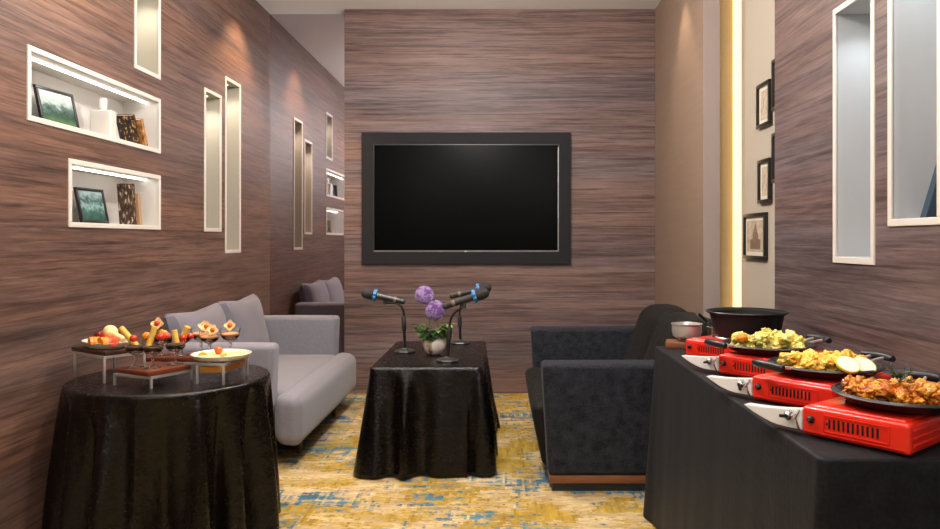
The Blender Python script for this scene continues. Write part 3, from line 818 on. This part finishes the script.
def sphere_bm(r, sq=1.0, wob=.0, sub=3, seed=0):
    bm = NB(); bmesh.ops.create_icosphere(bm, subdivisions=sub, radius=r)
    for v in bm.verts:
        n = noise.noise(v.co*(1.3/r)*.6+Vector((seed*3.1,seed,0)))
        v.co *= 1+wob*n; v.co.z *= sq
    return bm
OL = 'orange fruit wedge at the front left of the white dish'
for i,(px,py,Y) in enumerate(((92,342,3.045),(97,341,3.05),(102,343,3.035),(106,342.5,3.04))):
    p = at(px,py,Y); p.z = ZR1+.022
    simple('orange_wedge', OL, 'fruit', slice_bm(.055,.030,.022), M_ORANGE, p, (0,0,DA+R.uniform(-.5,.5)), 'orange wedges on the white dish')
for i,(px,py,Y) in enumerate(((106,338,3.07),(111,340,3.05),(115,341,3.05),(104,336,3.09))):
    p = at(px,py,Y); p.z = max(p.z-.02, ZR1+.014) if i < 3 else ZR1+.03
    simple('melon_wedge', 'red melon wedge in the middle of the white dish', 'fruit', slice_bm(.052,.036,.022), M_WMELON, p, (0,0,DA+R.uniform(-.8,.8)), 'red melon wedges on the white dish')
for i,(px,py,Y) in enumerate(((99.5,335,3.10),(102.5,333.5,3.12),(97,337,3.11))):
    p = at(px,py,Y)
    simple('red_grape', 'dark red grape on top of the fruit in the white dish', 'fruit', sphere_bm(.017), M_GRAPE, p, (0,0,0), 'dark red grapes on the white dish')
def roll_bm(L, r, spiral=True):
    bm = NB(); n = 26; pts = [(0,0,-L/2+L*k/n) for k in range(n+1)]
    tube(bm, pts, [r*(1+.09*(1 if k%3 == 0 else 0)) * (.9 if k in (0,n) else 1) for k in range(n+1)], 14); return bm
def stick(name, label, pa, pb, r, m, cat, group=None):
    pa,pb = Vector(pa),Vector(pb); d = pb-pa; M = d.to_track_quat('Z','Y').to_euler()
    return simple(name, label, cat, roll_bm(d.length, r), m, (pa+pb)/2, M, group)
p = at(110.5,331.5,3.09); simple('cream_puff', 'pale cream puff crowning the fruit on the white dish', 'pastry', sphere_bm(.030,.85,.12), M_CREAMF, p, (0,.5,0))
p = at(117.5,336.5,3.07); stick('biscuit', 'cream coloured biscuit stick leaning on the right of the white dish', p+Vector((-.02,0,.012)), p+Vector((.028,0,-.014)), .012, M_CREAMF, 'biscuit')

# dessert glasses
def coupe_bm(H, rb, rfoot=.030):
    bm = NB()
    hb = H*.50
    lathe(bm, [(0,0),(rfoot,0),(rfoot,.002),(.012,.006),(.0045,.014),(.004,hb*.55),(.007,hb*.8),(.005,hb*.93),(.012,hb),(rb*.62,hb+.008),(rb*.93,hb+(H-hb)*.45),(rb,H),(rb-.0018,H),(rb*.90,hb+(H-hb)*.46),(rb*.58,hb+.012),(0,hb+.006)], 28)
    return bm
def cream_bm(H, rb, fill=.8):
    bm = NB(); hb = H*.50; zt = hb+(H-hb)*fill
    rt = rb*(.90+.07*fill)
    lathe(bm, [(0,hb+.008),(rb*.54,hb+.0135),(rb*.86,hb+(H-hb)*.47),(rt*.965,zt-.002),(rt*.8,zt+.003),(rt*.4,zt+.006),(0,zt+.007)], 24)
    return bm
GH = .098
def coupe(label, x, y, fill_m, rb=.040, z=ZR2, wide=False, H=GH):
    g = simple('dessert_glass', label, 'glass', coupe_bm(H, rb), M_GLASS, (x,y,z+.0005), (0,0,0), 'stemmed dessert glasses on the low risers')
    name = 'mousse' if fill_m is M_MOUSSE else 'cream_dessert'
    lab = ('dark chocolate mousse filling the ' if fill_m is M_MOUSSE else 'peach cream filling the ')+label
    simple(name, lab, 'dessert', cream_bm(H, rb, .72 if fill_m is M_MOUSSE else .62), fill_m, (x,y,z+.0005))
    return Vector((x,y,z+H*.86))
g1 = coupe('dessert glass at the left of the front riser', -1.450,2.985, M_MOUSSE)
g2 = coupe('dessert glass at the front corner of the front riser', -1.374,2.968, M_MOUSSE)
g3 = coupe('dessert glass at the right of the front riser', -1.318,3.045, M_MOUSSE)
g4 = coupe('leftmost dessert glass on the back riser', -1.480,3.295, M_MOUSSE)
g5 = coupe('second dessert glass from the left on the back riser', -1.395,3.29, M_MOUSSE)
g6 = coupe('peach filled dessert glass on the back riser, left of three', -1.330,3.335, M_PEACH, .044, H=.115)
g7 = coupe('peach filled dessert glass on the back riser, middle of three', -1.268,3.275, M_PEACH, .044, H=.108)
g8 = coupe('peach filled dessert glass on the back riser, rightmost of three', -1.196,3.325, M_PEACH, .044, H=.115)
def petal_flower(label, p, r, tilt):
    r = r*1.2
    t = thing('fruit_tartlet', label, 'pastry', p, 0, 'fruit topped cream petals on the dessert glasses')
    t.rotation_euler = tilt
    bm = NB()
    n = 32
    def rr_(a): return r*(1+.16*math.cos(4*a))
    for zt,s in ((0,1),):
        ring = [bm.verts.new((rr_(2*PI*k/n)*math.cos(2*PI*k/n), rr_(2*PI*k/n)*math.sin(2*PI*k/n), .010+.003*math.cos(4*2*PI*k/n))) for k in range(n)]
        mid = [bm.verts.new((v.co.x*.55, v.co.y*.55, .004)) for v in ring]
        low = [bm.verts.new((v.co.x*.9, v.co.y*.9, .000)) for v in ring]
        bot = [bm.verts.new((v.co.x*.4, v.co.y*.4, -.006)) for v in ring]
        c = bm.verts.new((0,0,.003)); cb = bm.verts.new((0,0,-.007))
        for k in range(n):
            k2 = (k+1)%n
            bm.faces.new((c,mid[k],mid[k2])); bm.faces.new((mid[k],ring[k],ring[k2],mid[k2])); bm.faces.new((ring[k],low[k],low[k2],ring[k2])); bm.faces.new((low[k],bot[k],bot[k2],low[k2])); bm.faces.new((bot[k],cb,bot[k2]))
    obj('petals', bm, M_PETAL, t)
    b = sphere_bm(r*.48); bmesh.ops.translate(b, verts=b.verts[:], vec=(0,0,r*.42)); obj('berry', b, M_BERRY if r < .0235 else M_CHERRY, t)
TF = (1.15,0,-.15)
petal_flower('cream petals with red berry standing highest above the back riser', g4+Vector((-.022,.0,.052)), .021, TF)
petal_flower('cream petals with orange berry on the left peach glass', g6+Vector((.012,0,.022)), .017, (1.0,.1,.2))
petal_flower('cream petals with orange berry on the middle peach glass, left side', g7+Vector((-.014,.01,.032)), .018, (1.1,-.15,0))
petal_flower('cream petals with orange berry on the middle peach glass, right side', g7+Vector((.018,-.01,.018)), .018, (1.0,.2,.1))
petal_flower('cream petals with orange berry on the rightmost peach glass', g8+Vector((0,0,.026)), .018, (1.1,0,.1))
WG = 'wafer rolls in the dessert glasses'
stick('wafer_roll', 'yellow wafer roll leaning left out of the leftmost front glass', g1+Vector((.014,.0,-.012)), at(120.5,327.5,2.99), .0115, M_WAFER, 'wafer', WG)
stick('wafer_roll', 'yellow wafer roll leaning right out of the front corner glass', g2+Vector((-.016,-.012,-.012)), at(155,326.5,2.97), .0115, M_WAFER, 'wafer', WG)
stick('wafer_roll', 'shorter yellow wafer roll in the front riser glass on the right', g3+Vector((.008,0,-.010)), at(174,330,3.05), .0115, M_WAFER, 'wafer', WG)
stick('wafer_roll', 'yellow wafer roll upright in the second glass on the back riser', g5+Vector((.0,0,-.012)), at(188,326.5,3.29), .013, M_WAFER, 'wafer', WG)
stick('wafer_roll', 'yellow wafer roll behind the others in the leftmost back glass', g4+Vector((.008,0,-.012)), at(160,330.5,3.30), .012, M_WAFER, 'wafer', WG)
def fruitball(label, px, py, Y, r, m, name='cherry'):
    return simple(name, label, 'fruit', sphere_bm(r, .95, .05, seed=px), m, at(px,py,Y))
fruitball('red cherry on the leftmost front dessert glass', 133.5,338.5,2.985,.0155,M_CHERRY)
fruitball('orange berry left of the wafer in the front corner glass', 146.5,336,2.985,.0165,M_ORANGE,'orange_berry')
fruitball('red cherry right of the wafer in the front corner glass', 160.5,337,2.97,.0165,M_CHERRY)
fruitball('red cherry at the left of the right front dessert glass', 166.5,336,3.06,.016,M_WMELON)
fruitball('small red cherry on top of the second back glass', 183.5,338,3.26,.016,M_CHERRY)
fruitball('dark red cherry at the edge of the second back glass', 190.5,336,3.25,.015,M_CHERRY)
fruitball('orange red berry behind the wafer in the leftmost back glass', 164,333.5,3.29,.017,M_ORANGE,'orange_berry')
# round plate
PC = Vector((-1.139,3.068,ZR3+.0005))
bm = NB(); lathe(bm, [(0,0),(.078,0),(.100,.004),(.113,.014),(.118,.024),(.1155,.025),(.106,.016),(0,.013)], 48)
simple('round_plate', 'round cream plate on the right hand riser', 'plate', bm, M_IVORY, PC)
bm = NB(); lathe(bm, [(0,0),(.096,0),(.092,.0035),(.06,.005),(0,.0055)], 40, rf=lambda a,z: 1+.05*math.sin(3*a)+.03*math.sin(7*a+1))
simple('custard_slice', 'yellow custard dessert spread over the round plate', 'dessert', bm, M_CUSTARD, PC+Vector((0,0,.0165)))
bp_ = PC+Vector((-.045,.005,.035)); bp_ = at(218.5,351,3.06)
simple('orange_berry', 'orange berry sitting on the round cream plate', 'fruit', sphere_bm(.0165,.95,.06), M_BERRY, (bp_.x,bp_.y,PC.z+.037))
for i,(dx,dy) in enumerate(((-.065,-.03),(.03,-.06))):
    simple('biscuit_piece', 'small golden biscuit piece on the custard of the round plate', 'biscuit', slice_bm(.034,.012,.018), (M_WAFER,M_LEAF2)[0], PC+Vector((dx,dy,.021)), (0,0,.4+i), 'golden biscuit pieces on the round plate')

# ---------------------------------------------------------------- buffet: stoves
SA = math.atan2(-.78,.626)
SP = [(.728,2.953),(.742,2.555),(.720,2.150),(.708,1.762)]
SL, SWD, SH = .243, .34, .068
SWHERE = ['under the big black pot','under the far griddle of golden green chicken','under the middle griddle with lemon slices','under the nearest griddle of orange chicken']
def stove(i):
    x,y = SP[i]
    t = thing('portable_stove', 'red portable gas stove '+SWHERE[i], 'stove', (x,y,RZ+.001), SA, 'red portable stoves on the buffet')
    # body: side profile with rounded upper edge, then raised deck
    bm = NB()
    softbox(bm, 0,SL, 0,SWD, .004,SH+.003, .010, n=6, m=3)
    softbox(bm, .014,SL-.014, .014,SWD-.014, SH-.008,.0750, .007, n=6, m=3)
    obj('body', bm, M_RED, t)
    # cartridge side: raised border and dark vents
    bm = NB()
    x0,x1,z0,z1 = .056,.198,.022,.056
    for (a,b,c,d) in ((x0,x1,z1,z1+.0025),(x0,x1,z0-.0025,z0),(x0-.0025,x0,z0-.0025,z1+.0025),(x1,x1+.0025,z0-.0025,z1+.0025)):
        box(bm, a,b,-.0022,.003,c,d,.0006)
    box(bm, .006,SL-.006,-.0016,.003,.0125,.0150,.0006)
    obj('vent_panel', bm, M_RED, t)
    for k in range(11):
        xx = .068+k*.0108
        bm = NB(); box(bm, xx-.0024,xx+.0024,-.0012,.003, z0+.006,z1-.005, .0006, M=None); obj('vent', bm, M_BLACKP, t)
    bm = NB(); box(bm, .060,.0635,-.0012,.003,.036,.042,.0005); obj('vent', bm, M_BLACKP, t)
    bm = NB(); lathe(bm, [(.0,.010),(.005,.010),(.008,.006),(.0092,0),(.0092,-.004)], 18, Matrix.Translation((.024,.0,.042))@Matrix.Rotation(PI/2,4,'X')); k_ = obj('side_knob', bm, M_BLACKP, t)
    bm = NB(); lathe(bm, [(.0,.0108),(.003,.0108),(.003,.0095)], 12, Matrix.Translation((.024,.0,.042))@Matrix.Rotation(PI/2,4,'X')); obj('screw', bm, M_CHROME, k_)
    # rear ridges
    bm = NB()
    for k in range(3): box(bm, SL-.003,SL+.002, .02,SWD-.02, .020+k*.016,.026+k*.016,.001)
    obj('rear_ridges', bm, M_RED, t)
    # burner with pan support
    c = (SL/2, SWD/2+.005)
    bm = NB(); lathe(bm, [(0,.0745),(.085,.0745),(.088,.0738),(.0885,.0755),(.086,.0780),(.075,.0760),(0,.0758)], 36, Matrix.Translation((c[0],c[1],0))); obj('drip_tray', bm, M_STEEL, t)
    bm = NB(); lathe(bm, [(0,.0755),(.030,.0755),(.032,.078),(.024,.0795),(0,.0795)], 24, Matrix.Translation((c[0],c[1],0))); obj('burner', bm, M_BLACKM, t)
    for k in range(4):
        bm = NB(); box(bm, .045,.098,-.003,.003,0.0750,.0806,.001, M=Matrix.Translation((c[0],c[1],0))@Matrix.Rotation(k*PI/2+PI/4,4,'Z'))
        obj('pan_support', bm, M_BLACKM, t)
    if i > 0:
        # white curved front panel with chrome ignition knob
        bm = NB()
        out = [(0,.064)]+[(-.004-.17*k/10, .064-.003*math.sin(PI*k/10)-.014*k/10) for k in range(11)]
        out += [(-.176+.176*k/10, .049-.033*math.sin(PI*.5*min(1,k/7))) for k in range(1,11)]
        out = [(a*.90,b-.004) for a,b in out]
        prism(bm, out, .030, Matrix.Translation((-.001,.034,0))@Matrix.Rotation(PI/2,4,'X'))
        bmesh.ops.bevel(bm, geom=bm.edges[:], offset=.0015, segments=2, affect='EDGES')
        fp = obj('front_panel', bm, M_WHITEP, t)
        bm = NB(); Mk = Matrix.Translation((-.030,.003,.042))@Matrix.Rotation(PI/2,4,'X')
        lathe(bm, [(0,.018),(.006,.018),(.010,.014),(.0125,.002),(.0125,-.002)], 20, Mk); kn = obj('ignition_knob', bm, M_CHROME, fp)
        bm = NB(); box(bm, -.017,.003,-.004,.004,.016,.022,.002, M=Mk@Matrix.Rotation((.3,1.9,.1)[i-1],4,'Z')); obj('knob_grip', bm, M_BLACKP, kn)
        bm = NB(); tube(bm, smoothpath([(-.006,.002,.058),(-.010,-.008,.040),(-.007,-.004,.022),(-.004,.0,.012)],6), .0028, 8); obj('latch', bm, M_CHROME, fp)
    for (fx,fy) in ((.03,.03),(SL-.03,.03),(.03,SWD-.03),(SL-.03,SWD-.03)):
        bm = NB(); lathe(bm, [(0,0),(.010,0),(.011,.010),(0,.010)], 12, Matrix.Translation((fx,fy,0))); obj('foot', bm, M_BLACKP, t)
    M = Matrix.Translation((x,y,RZ+.001))@Matrix.Rotation(SA,4,'Z')
    return M @ Vector((c[0],c[1],.0808))
SCN = [stove(i) for i in range(4)]
# big pot on the far stove
PCX = SCN[0]+Vector((.035,0,.0005))
t = thing('cooking_pot', 'big black flared cooking pot on the farthest red stove', 'pot', PCX)
bm = NB(); lathe(bm, [(0,0),(.108,0),(.120,.006),(.131,.035),(.138,.070),(.141,.084),(.154,.092),(.156,.095),(.153,.097),(.139,.089),(.135,.070),(.127,.036),(.114,.010),(0,.006)], 48); obj('body', bm, M_POT, t)
bm = NB(); lathe(bm, [(.151,.0925),(.1565,.093),(.1575,.096),(.1555,.0985),(.151,.0975)], 48); obj('rim', bm, M_BLACKP, t)
# griddles
def griddle(i, label, handles, ang, off=(0,0)):
    c = SCN[i]+Vector((off[0],off[1],.0005))
    t = thing('griddle_pan', label, 'pan', c, ang, 'black griddle pans on the stoves')
    bm = NB(); lathe(bm, [(0,0),(.118,0),(.130,.004),(.141,.016),(.153,.019),(.156,.022),(.153,.0245),(.140,.022),(.130,.012),(.118,.008),(0,.008)], 56); obj('plate', bm, M_PAN, t)
    bm = NB(); lathe(bm, [(.144,.0225),(.147,.0262),(.150,.0240)], 56); obj('rim_bead', bm, M_PAN, t)
    for s in handles:
        bm = NB(); tube(bm, smoothpath([(s*.206,-.055,.031),(s*.214,-.025,.033),(s*.214,.025,.033),(s*.206,.055,.031)],5), [.009]+[.0115]*14+[.009], 12)
        hd = obj('handle', bm, M_BLACKP, t)
        for q in (-.022,.022):
            bm = NB(); tube(bm, smoothpath([(s*.144,q*1.1,.022),(s*.178,q,.027),(s*.206,q,.030)],4), .0045, 8)
            obj('bracket', bm, M_STEEL, hd)
    return c
G2 = griddle(1, 'black griddle pan of golden green chicken, farthest of the three', (-1,1), .30, (-.035,.0))
G3 = griddle(2, 'black griddle pan of yellow chicken with lemon slices, middle of three', (-1,1), .40, (.0,-.012))
G4 = griddle(3, 'black griddle pan of orange glazed chicken, nearest of the three', (1,), .95, (.017,-.036))
def chunk_bm(seed, r, lump=.55):
    bm = NB(); bmesh.ops.create_icosphere(bm, subdivisions=4, radius=1)
    sx,sy,sz = 1+.35*noise.noise(Vector((seed,0,3))), .85+.3*noise.noise(Vector((seed,5,1))), .72
    for v in bm.verts:
        n = noise.noise(v.co*1.5+Vector((seed*7.3,seed*1.9,seed)))*lump + noise.noise(v.co*4+Vector((seed*2.3,1,seed*4)))*lump*.45
        n += abs(noise.noise(v.co*8+Vector((seed*5.3,2,seed))))*.22 - .08; k = r*(1+n); v.co = Vector((v.co.x*sx*k, v.co.y*sy*k, v.co.z*sz*k))
    return bm
def heap(c, name, label, group, m, n, r, spread, seed, elong=(1,1), hole=None, zmax=.06):
    rr = random.Random(seed)
    protos = []
    for k in range(6): protos.append(chunk_bm(seed+k*1.7, r))
    meshes = []
    for b in protos:
        me = bpy.data.meshes.new(name); b.to_mesh(me); b.free(); me.materials.append(m)
        for p in me.polygons: p.use_smooth = True
        meshes.append(me)
    pts = []
    tries = 0
    while len(pts) < n and tries < 4000:
        tries += 1
        a = rr.uniform(0,2*PI); q = spread*math.sqrt(rr.random()); x,y = q*math.cos(a)*elong[0], q*math.sin(a)*elong[1]
        if hole and (x-hole[0])**2+(y-hole[1])**2 < hole[2]**2: continue
        z = .008+r*.55
        for (X,Y,Z) in pts:
            d2 = (X-x)**2+(Y-y)**2
            if d2 < (1.25*r)**2: z = max(z, Z+math.sqrt((1.25*r)**2-d2)*.85)
        if z > zmax: continue
        pts.append((x,y,z))
        o = bpy.data.objects.new(name, rr.choice(meshes)); link(o)
        o.location = c+Vector((x,y,z)); o.rotation_euler = (rr.uniform(-.5,.5),rr.uniform(-.5,.5),rr.uniform(0,6.28))
        s = rr.uniform(.85,1.2); o.scale = (s,s,s)
        tag(o, label, 'food', group)
heap(G2, 'chicken_piece', 'golden fried chicken piece with green herbs heaped on the farthest griddle', 'chicken pieces on the farthest griddle', M_CHICK_G, 46, .0195, .112, 21, (1,.75), zmax=.052)
heap(G3, 'chicken_piece', 'yellow fried chicken piece heaped on the middle griddle beside the lemon', 'chicken pieces on the middle griddle', M_CHICK_Y, 54, .0185, .122, 33, (1,.85), hole=(.055,-.085,.060), zmax=.046)
heap(G4, 'chicken_piece', 'orange glazed chicken piece heaped on the nearest griddle', 'chicken pieces on the nearest griddle', M_CHICK_O, 58, .0175, .124, 47, (1,.85), zmax=.042)
p = at(724,-0+0,1) # carrot at the left of far griddle
simple('carrot_piece', 'bright orange carrot piece at the left end of the farthest griddle', 'food', chunk_bm(5,.021,.15), M_ORANGE, at(742,338,2.53))
def lemon(label, c, rot):
    t = thing('lemon_slice', label, 'lemon', c, 0, 'lemon slices on the middle griddle'); t.rotation_euler = rot
    bm = NB(); lathe(bm, [(0,-.003),(.0290,-.003),(.0290,.003),(0,.0032)], 36); obj('flesh', bm, M_LEMON, t)
    bm = NB(); lathe(bm, [(.0290,-.0034),(.0312,-.003),(.0312,.003),(.0290,.0034)], 36); obj('rind', bm, M_LEMONR, t)
lemon('lemon slice at the front of the middle griddle, the left of two', at(848,364.5,2.02), (.62,.0,.1))
lemon('lemon slice at the front of the middle griddle, the right one behind', at(864,365.5,2.045), (.62,.15,-.1))
# dill on the nearest griddle
rr = random.Random(5)
dc = at(899,382,1.735)
t = thing('dill_sprig', 'dark green dill sprig on top of the orange glazed chicken', 'herb', dc)
bm = NB()
for s in range(9):
    a = rr.uniform(0,6.28); d = Vector((math.cos(a)*.8, math.sin(a)*.8, rr.uniform(.15,.9))).normalized(); L = rr.uniform(.03,.055)
    tube(bm, [(0,0,0), d*L], .0008, 4, False)
    for k in range(12):
        q = d*L*(.25+.75*k/12); e = Vector((rr.uniform(-1,1),rr.uniform(-1,1),rr.uniform(-.4,1))).normalized()
        tube(bm, [q, q+(e+d*.5)*.011], [.0008,.0004], 3, False)
obj('fronds', bm, M_DILL, t)

# stainless pan on a wooden board, small saucepan behind
bm = NB(); box(bm, -.080,.080,-.055,.055,0,.026,.003)
BO = Vector((.792,3.215,RZ+.001)); simple('wooden_board', 'small orange brown wooden board at the far end of the buffet', 'board', bm, M_PLINTH, BO, (0,0,-.25))
PO = BO+Vector((.038,.018,.0185))
PO = Vector((.803,3.225,RZ+.0275))
t = thing('sauce_pan', 'shiny steel bowl pan standing on the small wooden board', 'pan', PO)
bm = NB(); lathe(bm, [(0,.012),(.046,.012),(.058,.020),(.063,.040),(.062,.066),(.065,.070),(.066,.074),(.063,.0745),(.060,.066),(.060,.040),(.054,.022),(0,.016)], 40); obj('body', bm, M_STEEL, t)
for k in range(3):
    a = 2*PI*k/3+.5 ; bm = NB(); lathe(bm, [(0,0),(.006,0),(.006,.016),(0,.016)], 10, Matrix.Translation((.030*math.cos(a),.030*math.sin(a),0))); obj('foot', bm, M_CHROME, t)
t = thing('sauce_pan', 'small steel saucepan with raised dark handle half hidden behind the big black pot', 'pan', (.935,3.215,RZ+.001))
SPO = Vector((.935,3.215,RZ+.001))
bm = NB(); lathe(bm, [(0,0),(.040,0),(.046,.006),(.048,.030),(.048,.082),(.050,.086),(.047,.0865),(.045,.082),(.044,.010),(0,.006)], 32); obj('body', bm, M_CHROME, t)
bm = NB(); tube(bm, [at(708.5,322.5,3.20)-SPO, at(703,318,3.17)-SPO, at(697.5,313.5,3.15)-SPO], [.006,.008,.0075], 10); obj('handle', bm, M_BLACKP, t)

# ---------------------------------------------------------------- framed pictures in the alcove
def wall_frame(label, y0, y1, z0, z1, sketch=False, b=.02, group='framed pictures in the alcove'):
    yc,zc = (y0+y1)/2,(z0+z1)/2; w,h = y1-y0,z1-z0
    t = thing('picture_frame', label, 'picture', (XA,yc,zc), 0, group)
    bm = NB()
    for (a,bb,c,d) in ((-w/2,w/2,h/2-b,h/2),(-w/2,w/2,-h/2,-h/2+b),(-w/2,-w/2+b,-h/2+b,h/2-b),(w/2-b,w/2,-h/2+b,h/2-b)):
        box(bm, -.024,-.0005, a,bb,c,d,.002)
    obj('frame', bm, M_FRAME, t)
    bm = NB(); box(bm, -.010,-.001,-w/2+b*.9,w/2-b*.9,-h/2+b*.9,h/2-b*.9); obj('mount', bm, M_MATTE, t, False)
    m = .022
    bm = NB(); box(bm, -.0115,-.0102,-w/2+b+m,w/2-b-m,-h/2+b+m,h/2-b-m); pic = obj('print', bm, M_PIC_S, t, False)
    if sketch:
        bm = NB()   # drawing of a domed building, seen from -X: image right = -Y
        def pl(pts): 
            prism(bm, pts, .0006, Matrix(((0,0,-1,-.0116),(-1,0,0,0),(0,1,0,0),(0,0,0,1))))
        pl([(-.085,-.075),(.085,-.075),(.085,-.02),(.05,-.015),(.05,.015),(.035,.025),(.02,.06),(.005,.08),(-.01,.06),(-.025,.025),(-.04,.015),(-.04,-.015),(-.085,-.02)])
        obj('drawing', bm, M_SKETCH, pic, False)
wall_frame('dark picture frame highest of the two small ones in the alcove', 4.066,4.270,1.829,2.075)
wall_frame('small dark picture frame in the alcove just above the larger building print', 4.066,4.250,1.405,1.648)
wall_frame('larger dark framed print of a building, lowest in the alcove', 4.135,4.500,1.09,1.354, True)
wall_frame('dark frame sliver at the alcove edge, the upper one cut by the right wall', 3.79,4.030,1.89,2.163)
wall_frame('dark frame sliver at the alcove edge, the lower one cut by the right wall', 3.79,4.030,1.505,1.771)

# ---------------------------------------------------------------- niche objects on the left wall
def stand_frame(label, yc, z, w, h, x, lean, rz, pm):
    t = thing('photo_frame', label, 'picture', (x,yc,z+.0005), 0)
    t.rotation_euler = (0,-lean,rz)
    b = .014
    bm = NB()
    for (a,bb,c,d) in ((-w/2,w/2,h-b,h),(-w/2,w/2,0,b),(-w/2,-w/2+b,b,h-b),(w/2-b,w/2,b,h-b)):
        box(bm, -.006,.008, a,bb,c,d,.002)
    obj('frame', bm, M_FRAME, t)
    bm = NB(); box(bm, -.006,.003,-w/2+b*.9,w/2-b*.9,b*.9,h-b*.9); obj('photo', bm, pm, t, False)
    bm = NB(); box(bm, -.055,-.006,-.012,.012,.002,.007,.001); obj('easel_back', bm, M_FRAME, t)
def book(label, y, z, x, w, h, th, lean, m, rz=0, group=None):
    """spine along +X side; thickness along Y; leaning about X"""
    t = thing('book', label, 'book', (x,y,z+.0005), 0, group); t.rotation_euler = (lean,0,rz)
    bm = NB(); box(bm, 0,w,-th/2,-th/2+.003,0,h,.0008); box(bm, 0,w,th/2-.003,th/2,0,h,.0008); box(bm, w-.003,w,-th/2+.002,th/2-.002,0,h,.0008)
    obj('cover', bm, m, t, False)
    bm = NB(); box(bm, .004,w-.003,-th/2+.003,th/2-.003,.004,h-.004); obj('pages', bm, M_PAGE, t, False)
ZU = LN[0][2]+FW; ZL_ = LN[1][2]+FW
stand_frame('black framed green landscape photo leaning in the upper shelf niche', 3.29, ZU, .235,.175, -1.925, .22, -.12, M_PIC_G)
book('navy book behind the photo frame at the left end of the upper niche', 3.06, ZU, -2.02, .08,.165,.022, -.25, M_BK_BLUE)
t = thing('bottle', 'square frosted white bottle with white cap in the upper shelf niche', 'bottle', (-1.926,3.640,ZU+.0005), .12)
bm = NB(); softbox(bm, -.050,.050,-.036,.036,0,.138,.008, n=4, m=3); obj('body', bm, M_FROST, t)
bm = NB(); lathe(bm, [(0,.136),(.014,.136),(.014,.150),(.018,.150),(.018,.196),(.016,.198),(0,.198)], 24); obj('cap', bm, M_WHITEP, t)
book('black and gold book leaning left in the upper niche beside the bottle', 3.905, ZU, -1.965, .09,.165,.028, .42, M_BK_BLK, .0)
book('orange brown book leaning behind the black one in the upper niche', 3.955, ZU, -1.95, .09,.150,.030, .40, M_BK_ORG)
stand_frame('black framed photo of a villa leaning in the lower shelf niche', 3.575, ZL_, .205,.172, -1.93, .2, -.1, M_PIC_G2)
book('brown book behind the photo at the left end of the lower niche', 3.37, ZL_, -2.02, .08,.15,.022, -.2, M_BK_TAN)
book('dark brown and cream book standing tilted in the lower niche, left of two', 3.890, ZL_, -1.965, .075,.215,.034, .14, M_BK_BRN)
book('tan spined book tilted against the dark one in the lower niche', 3.930, ZL_, -1.955, .075,.165,.026, .15, M_BK_TAN)
# leaning slate book in the near right niche, dark book in the far left niche
ZR = RN[1][2]+FW
t = thing('book', 'slate blue book leaning in the nearest tall niche on the right', 'book', (1.272,2.272,ZR+.001)); t.rotation_euler = (.50,0,0)
bm = NB(); box(bm, 0,.10,-.026,-.022,0,.24,.001); box(bm, 0,.10,-.002,.002,0,.24,.001); box(bm, 0,.004,-.024,0,0,.24,.001); obj('cover', bm, M_BK_TEAL, t, False)
bm = NB(); box(bm, .004,.098,-.0215,-.0025,.004,.236); obj('pages', bm, M_PAGE, t, False)

# ---------------------------------------------------------------- light
def area(name, loc, size, power, col, target=None, sy=None):
    li = bpy.data.lights.new(name,'AREA'); li.energy = power; li.color = col; li.size = size
    if sy: li.shape='RECTANGLE'; li.size_y = sy
    o = bpy.data.objects.new(name, li); link(o); o.location = loc
    if target is not None: o.rotation_euler = (Vector(target)-Vector(loc)).to_track_quat('-Z','Y').to_euler()
    return o
def spot(name, loc, power, col, ang, blend=.5, soft=.04, target=None):
    li = bpy.data.lights.new(name,'SPOT'); li.energy = power; li.color = col; li.spot_size = math.radians(ang); li.spot_blend = blend; li.shadow_soft_size = soft
    o = bpy.data.objects.new(name, li); link(o); o.location = loc
    if target is not None: o.rotation_euler = (Vector(target)-Vector(loc)).to_track_quat('-Z','Y').to_euler()
    return o
def lamp(loc, power, col, soft=.12):
    li = bpy.data.lights.new('fill_lamp','POINT'); li.energy = power; li.color = col; li.shadow_soft_size = soft
    o = bpy.data.objects.new('fill_lamp', li); link(o); o.location = loc
lamp((-.3,3.95,2.60), 72, (1,.93,.88), .1)  # this and the next two: unseen fill added to brighten walls and ceiling
lamp((-.35,2.3,2.60), 70, (1,.92,.86), .1)
lamp((-.1,.5,2.60), 40, (1,.93,.88), .1)
lamp((.75,-2.3,2.35), 60, (1,.92,.84), .14)  # this and the next: fill added behind the camera for highlights on cloth folds
lamp((-1.3,-2.3,2.35), 45, (1,.92,.84), .14)
spot('downlight', (1.05,4.93,ZC-.02), 22, (1,.80,.58), 66, .4)
spot('downlight', (-1.58,5.25,ZC-.02), 95, (1,.66,.36), 95, .7)
spot('downlight', (-1.45,3.1,ZC-.02), 60, (1,.76,.50), 85, .8)
spot('downlight', (.85,2.0,ZC-.02), 40, (1,.90,.78), 75, .8)
spot('downlight', (-.4,4.2,ZC-.02), 20, (1,.90,.80), 70, .8)
w = bpy.data.worlds.new('room_beyond'); SC.world = w; w.use_nodes = True
bg = w.node_tree.nodes['Background']; bg.inputs[0].default_value = (1.0,.95,.90,1); bg.inputs[1].default_value = .12

# ---------------------------------------------------------------- camera
cd = bpy.data.cameras.new('camera'); cam = bpy.data.objects.new('camera', cd); link(cam)
cam.location = (0,0,1.2); cam.rotation_euler = (PI/2,0,0)
cd.sensor_width = 36; cd.sensor_fit = 'HORIZONTAL'; cd.lens = 36*F/940
cd.shift_x = -30/940; cd.shift_y = -24.5/940
cd.clip_start = .05
SC.camera = cam
SC.view_settings.view_transform = 'Standard'; SC.view_settings.look = 'None'; SC.view_settings.gamma = 1; SC.view_settings.use_curve_mapping = False
SC.view_settings.exposure = 0.3
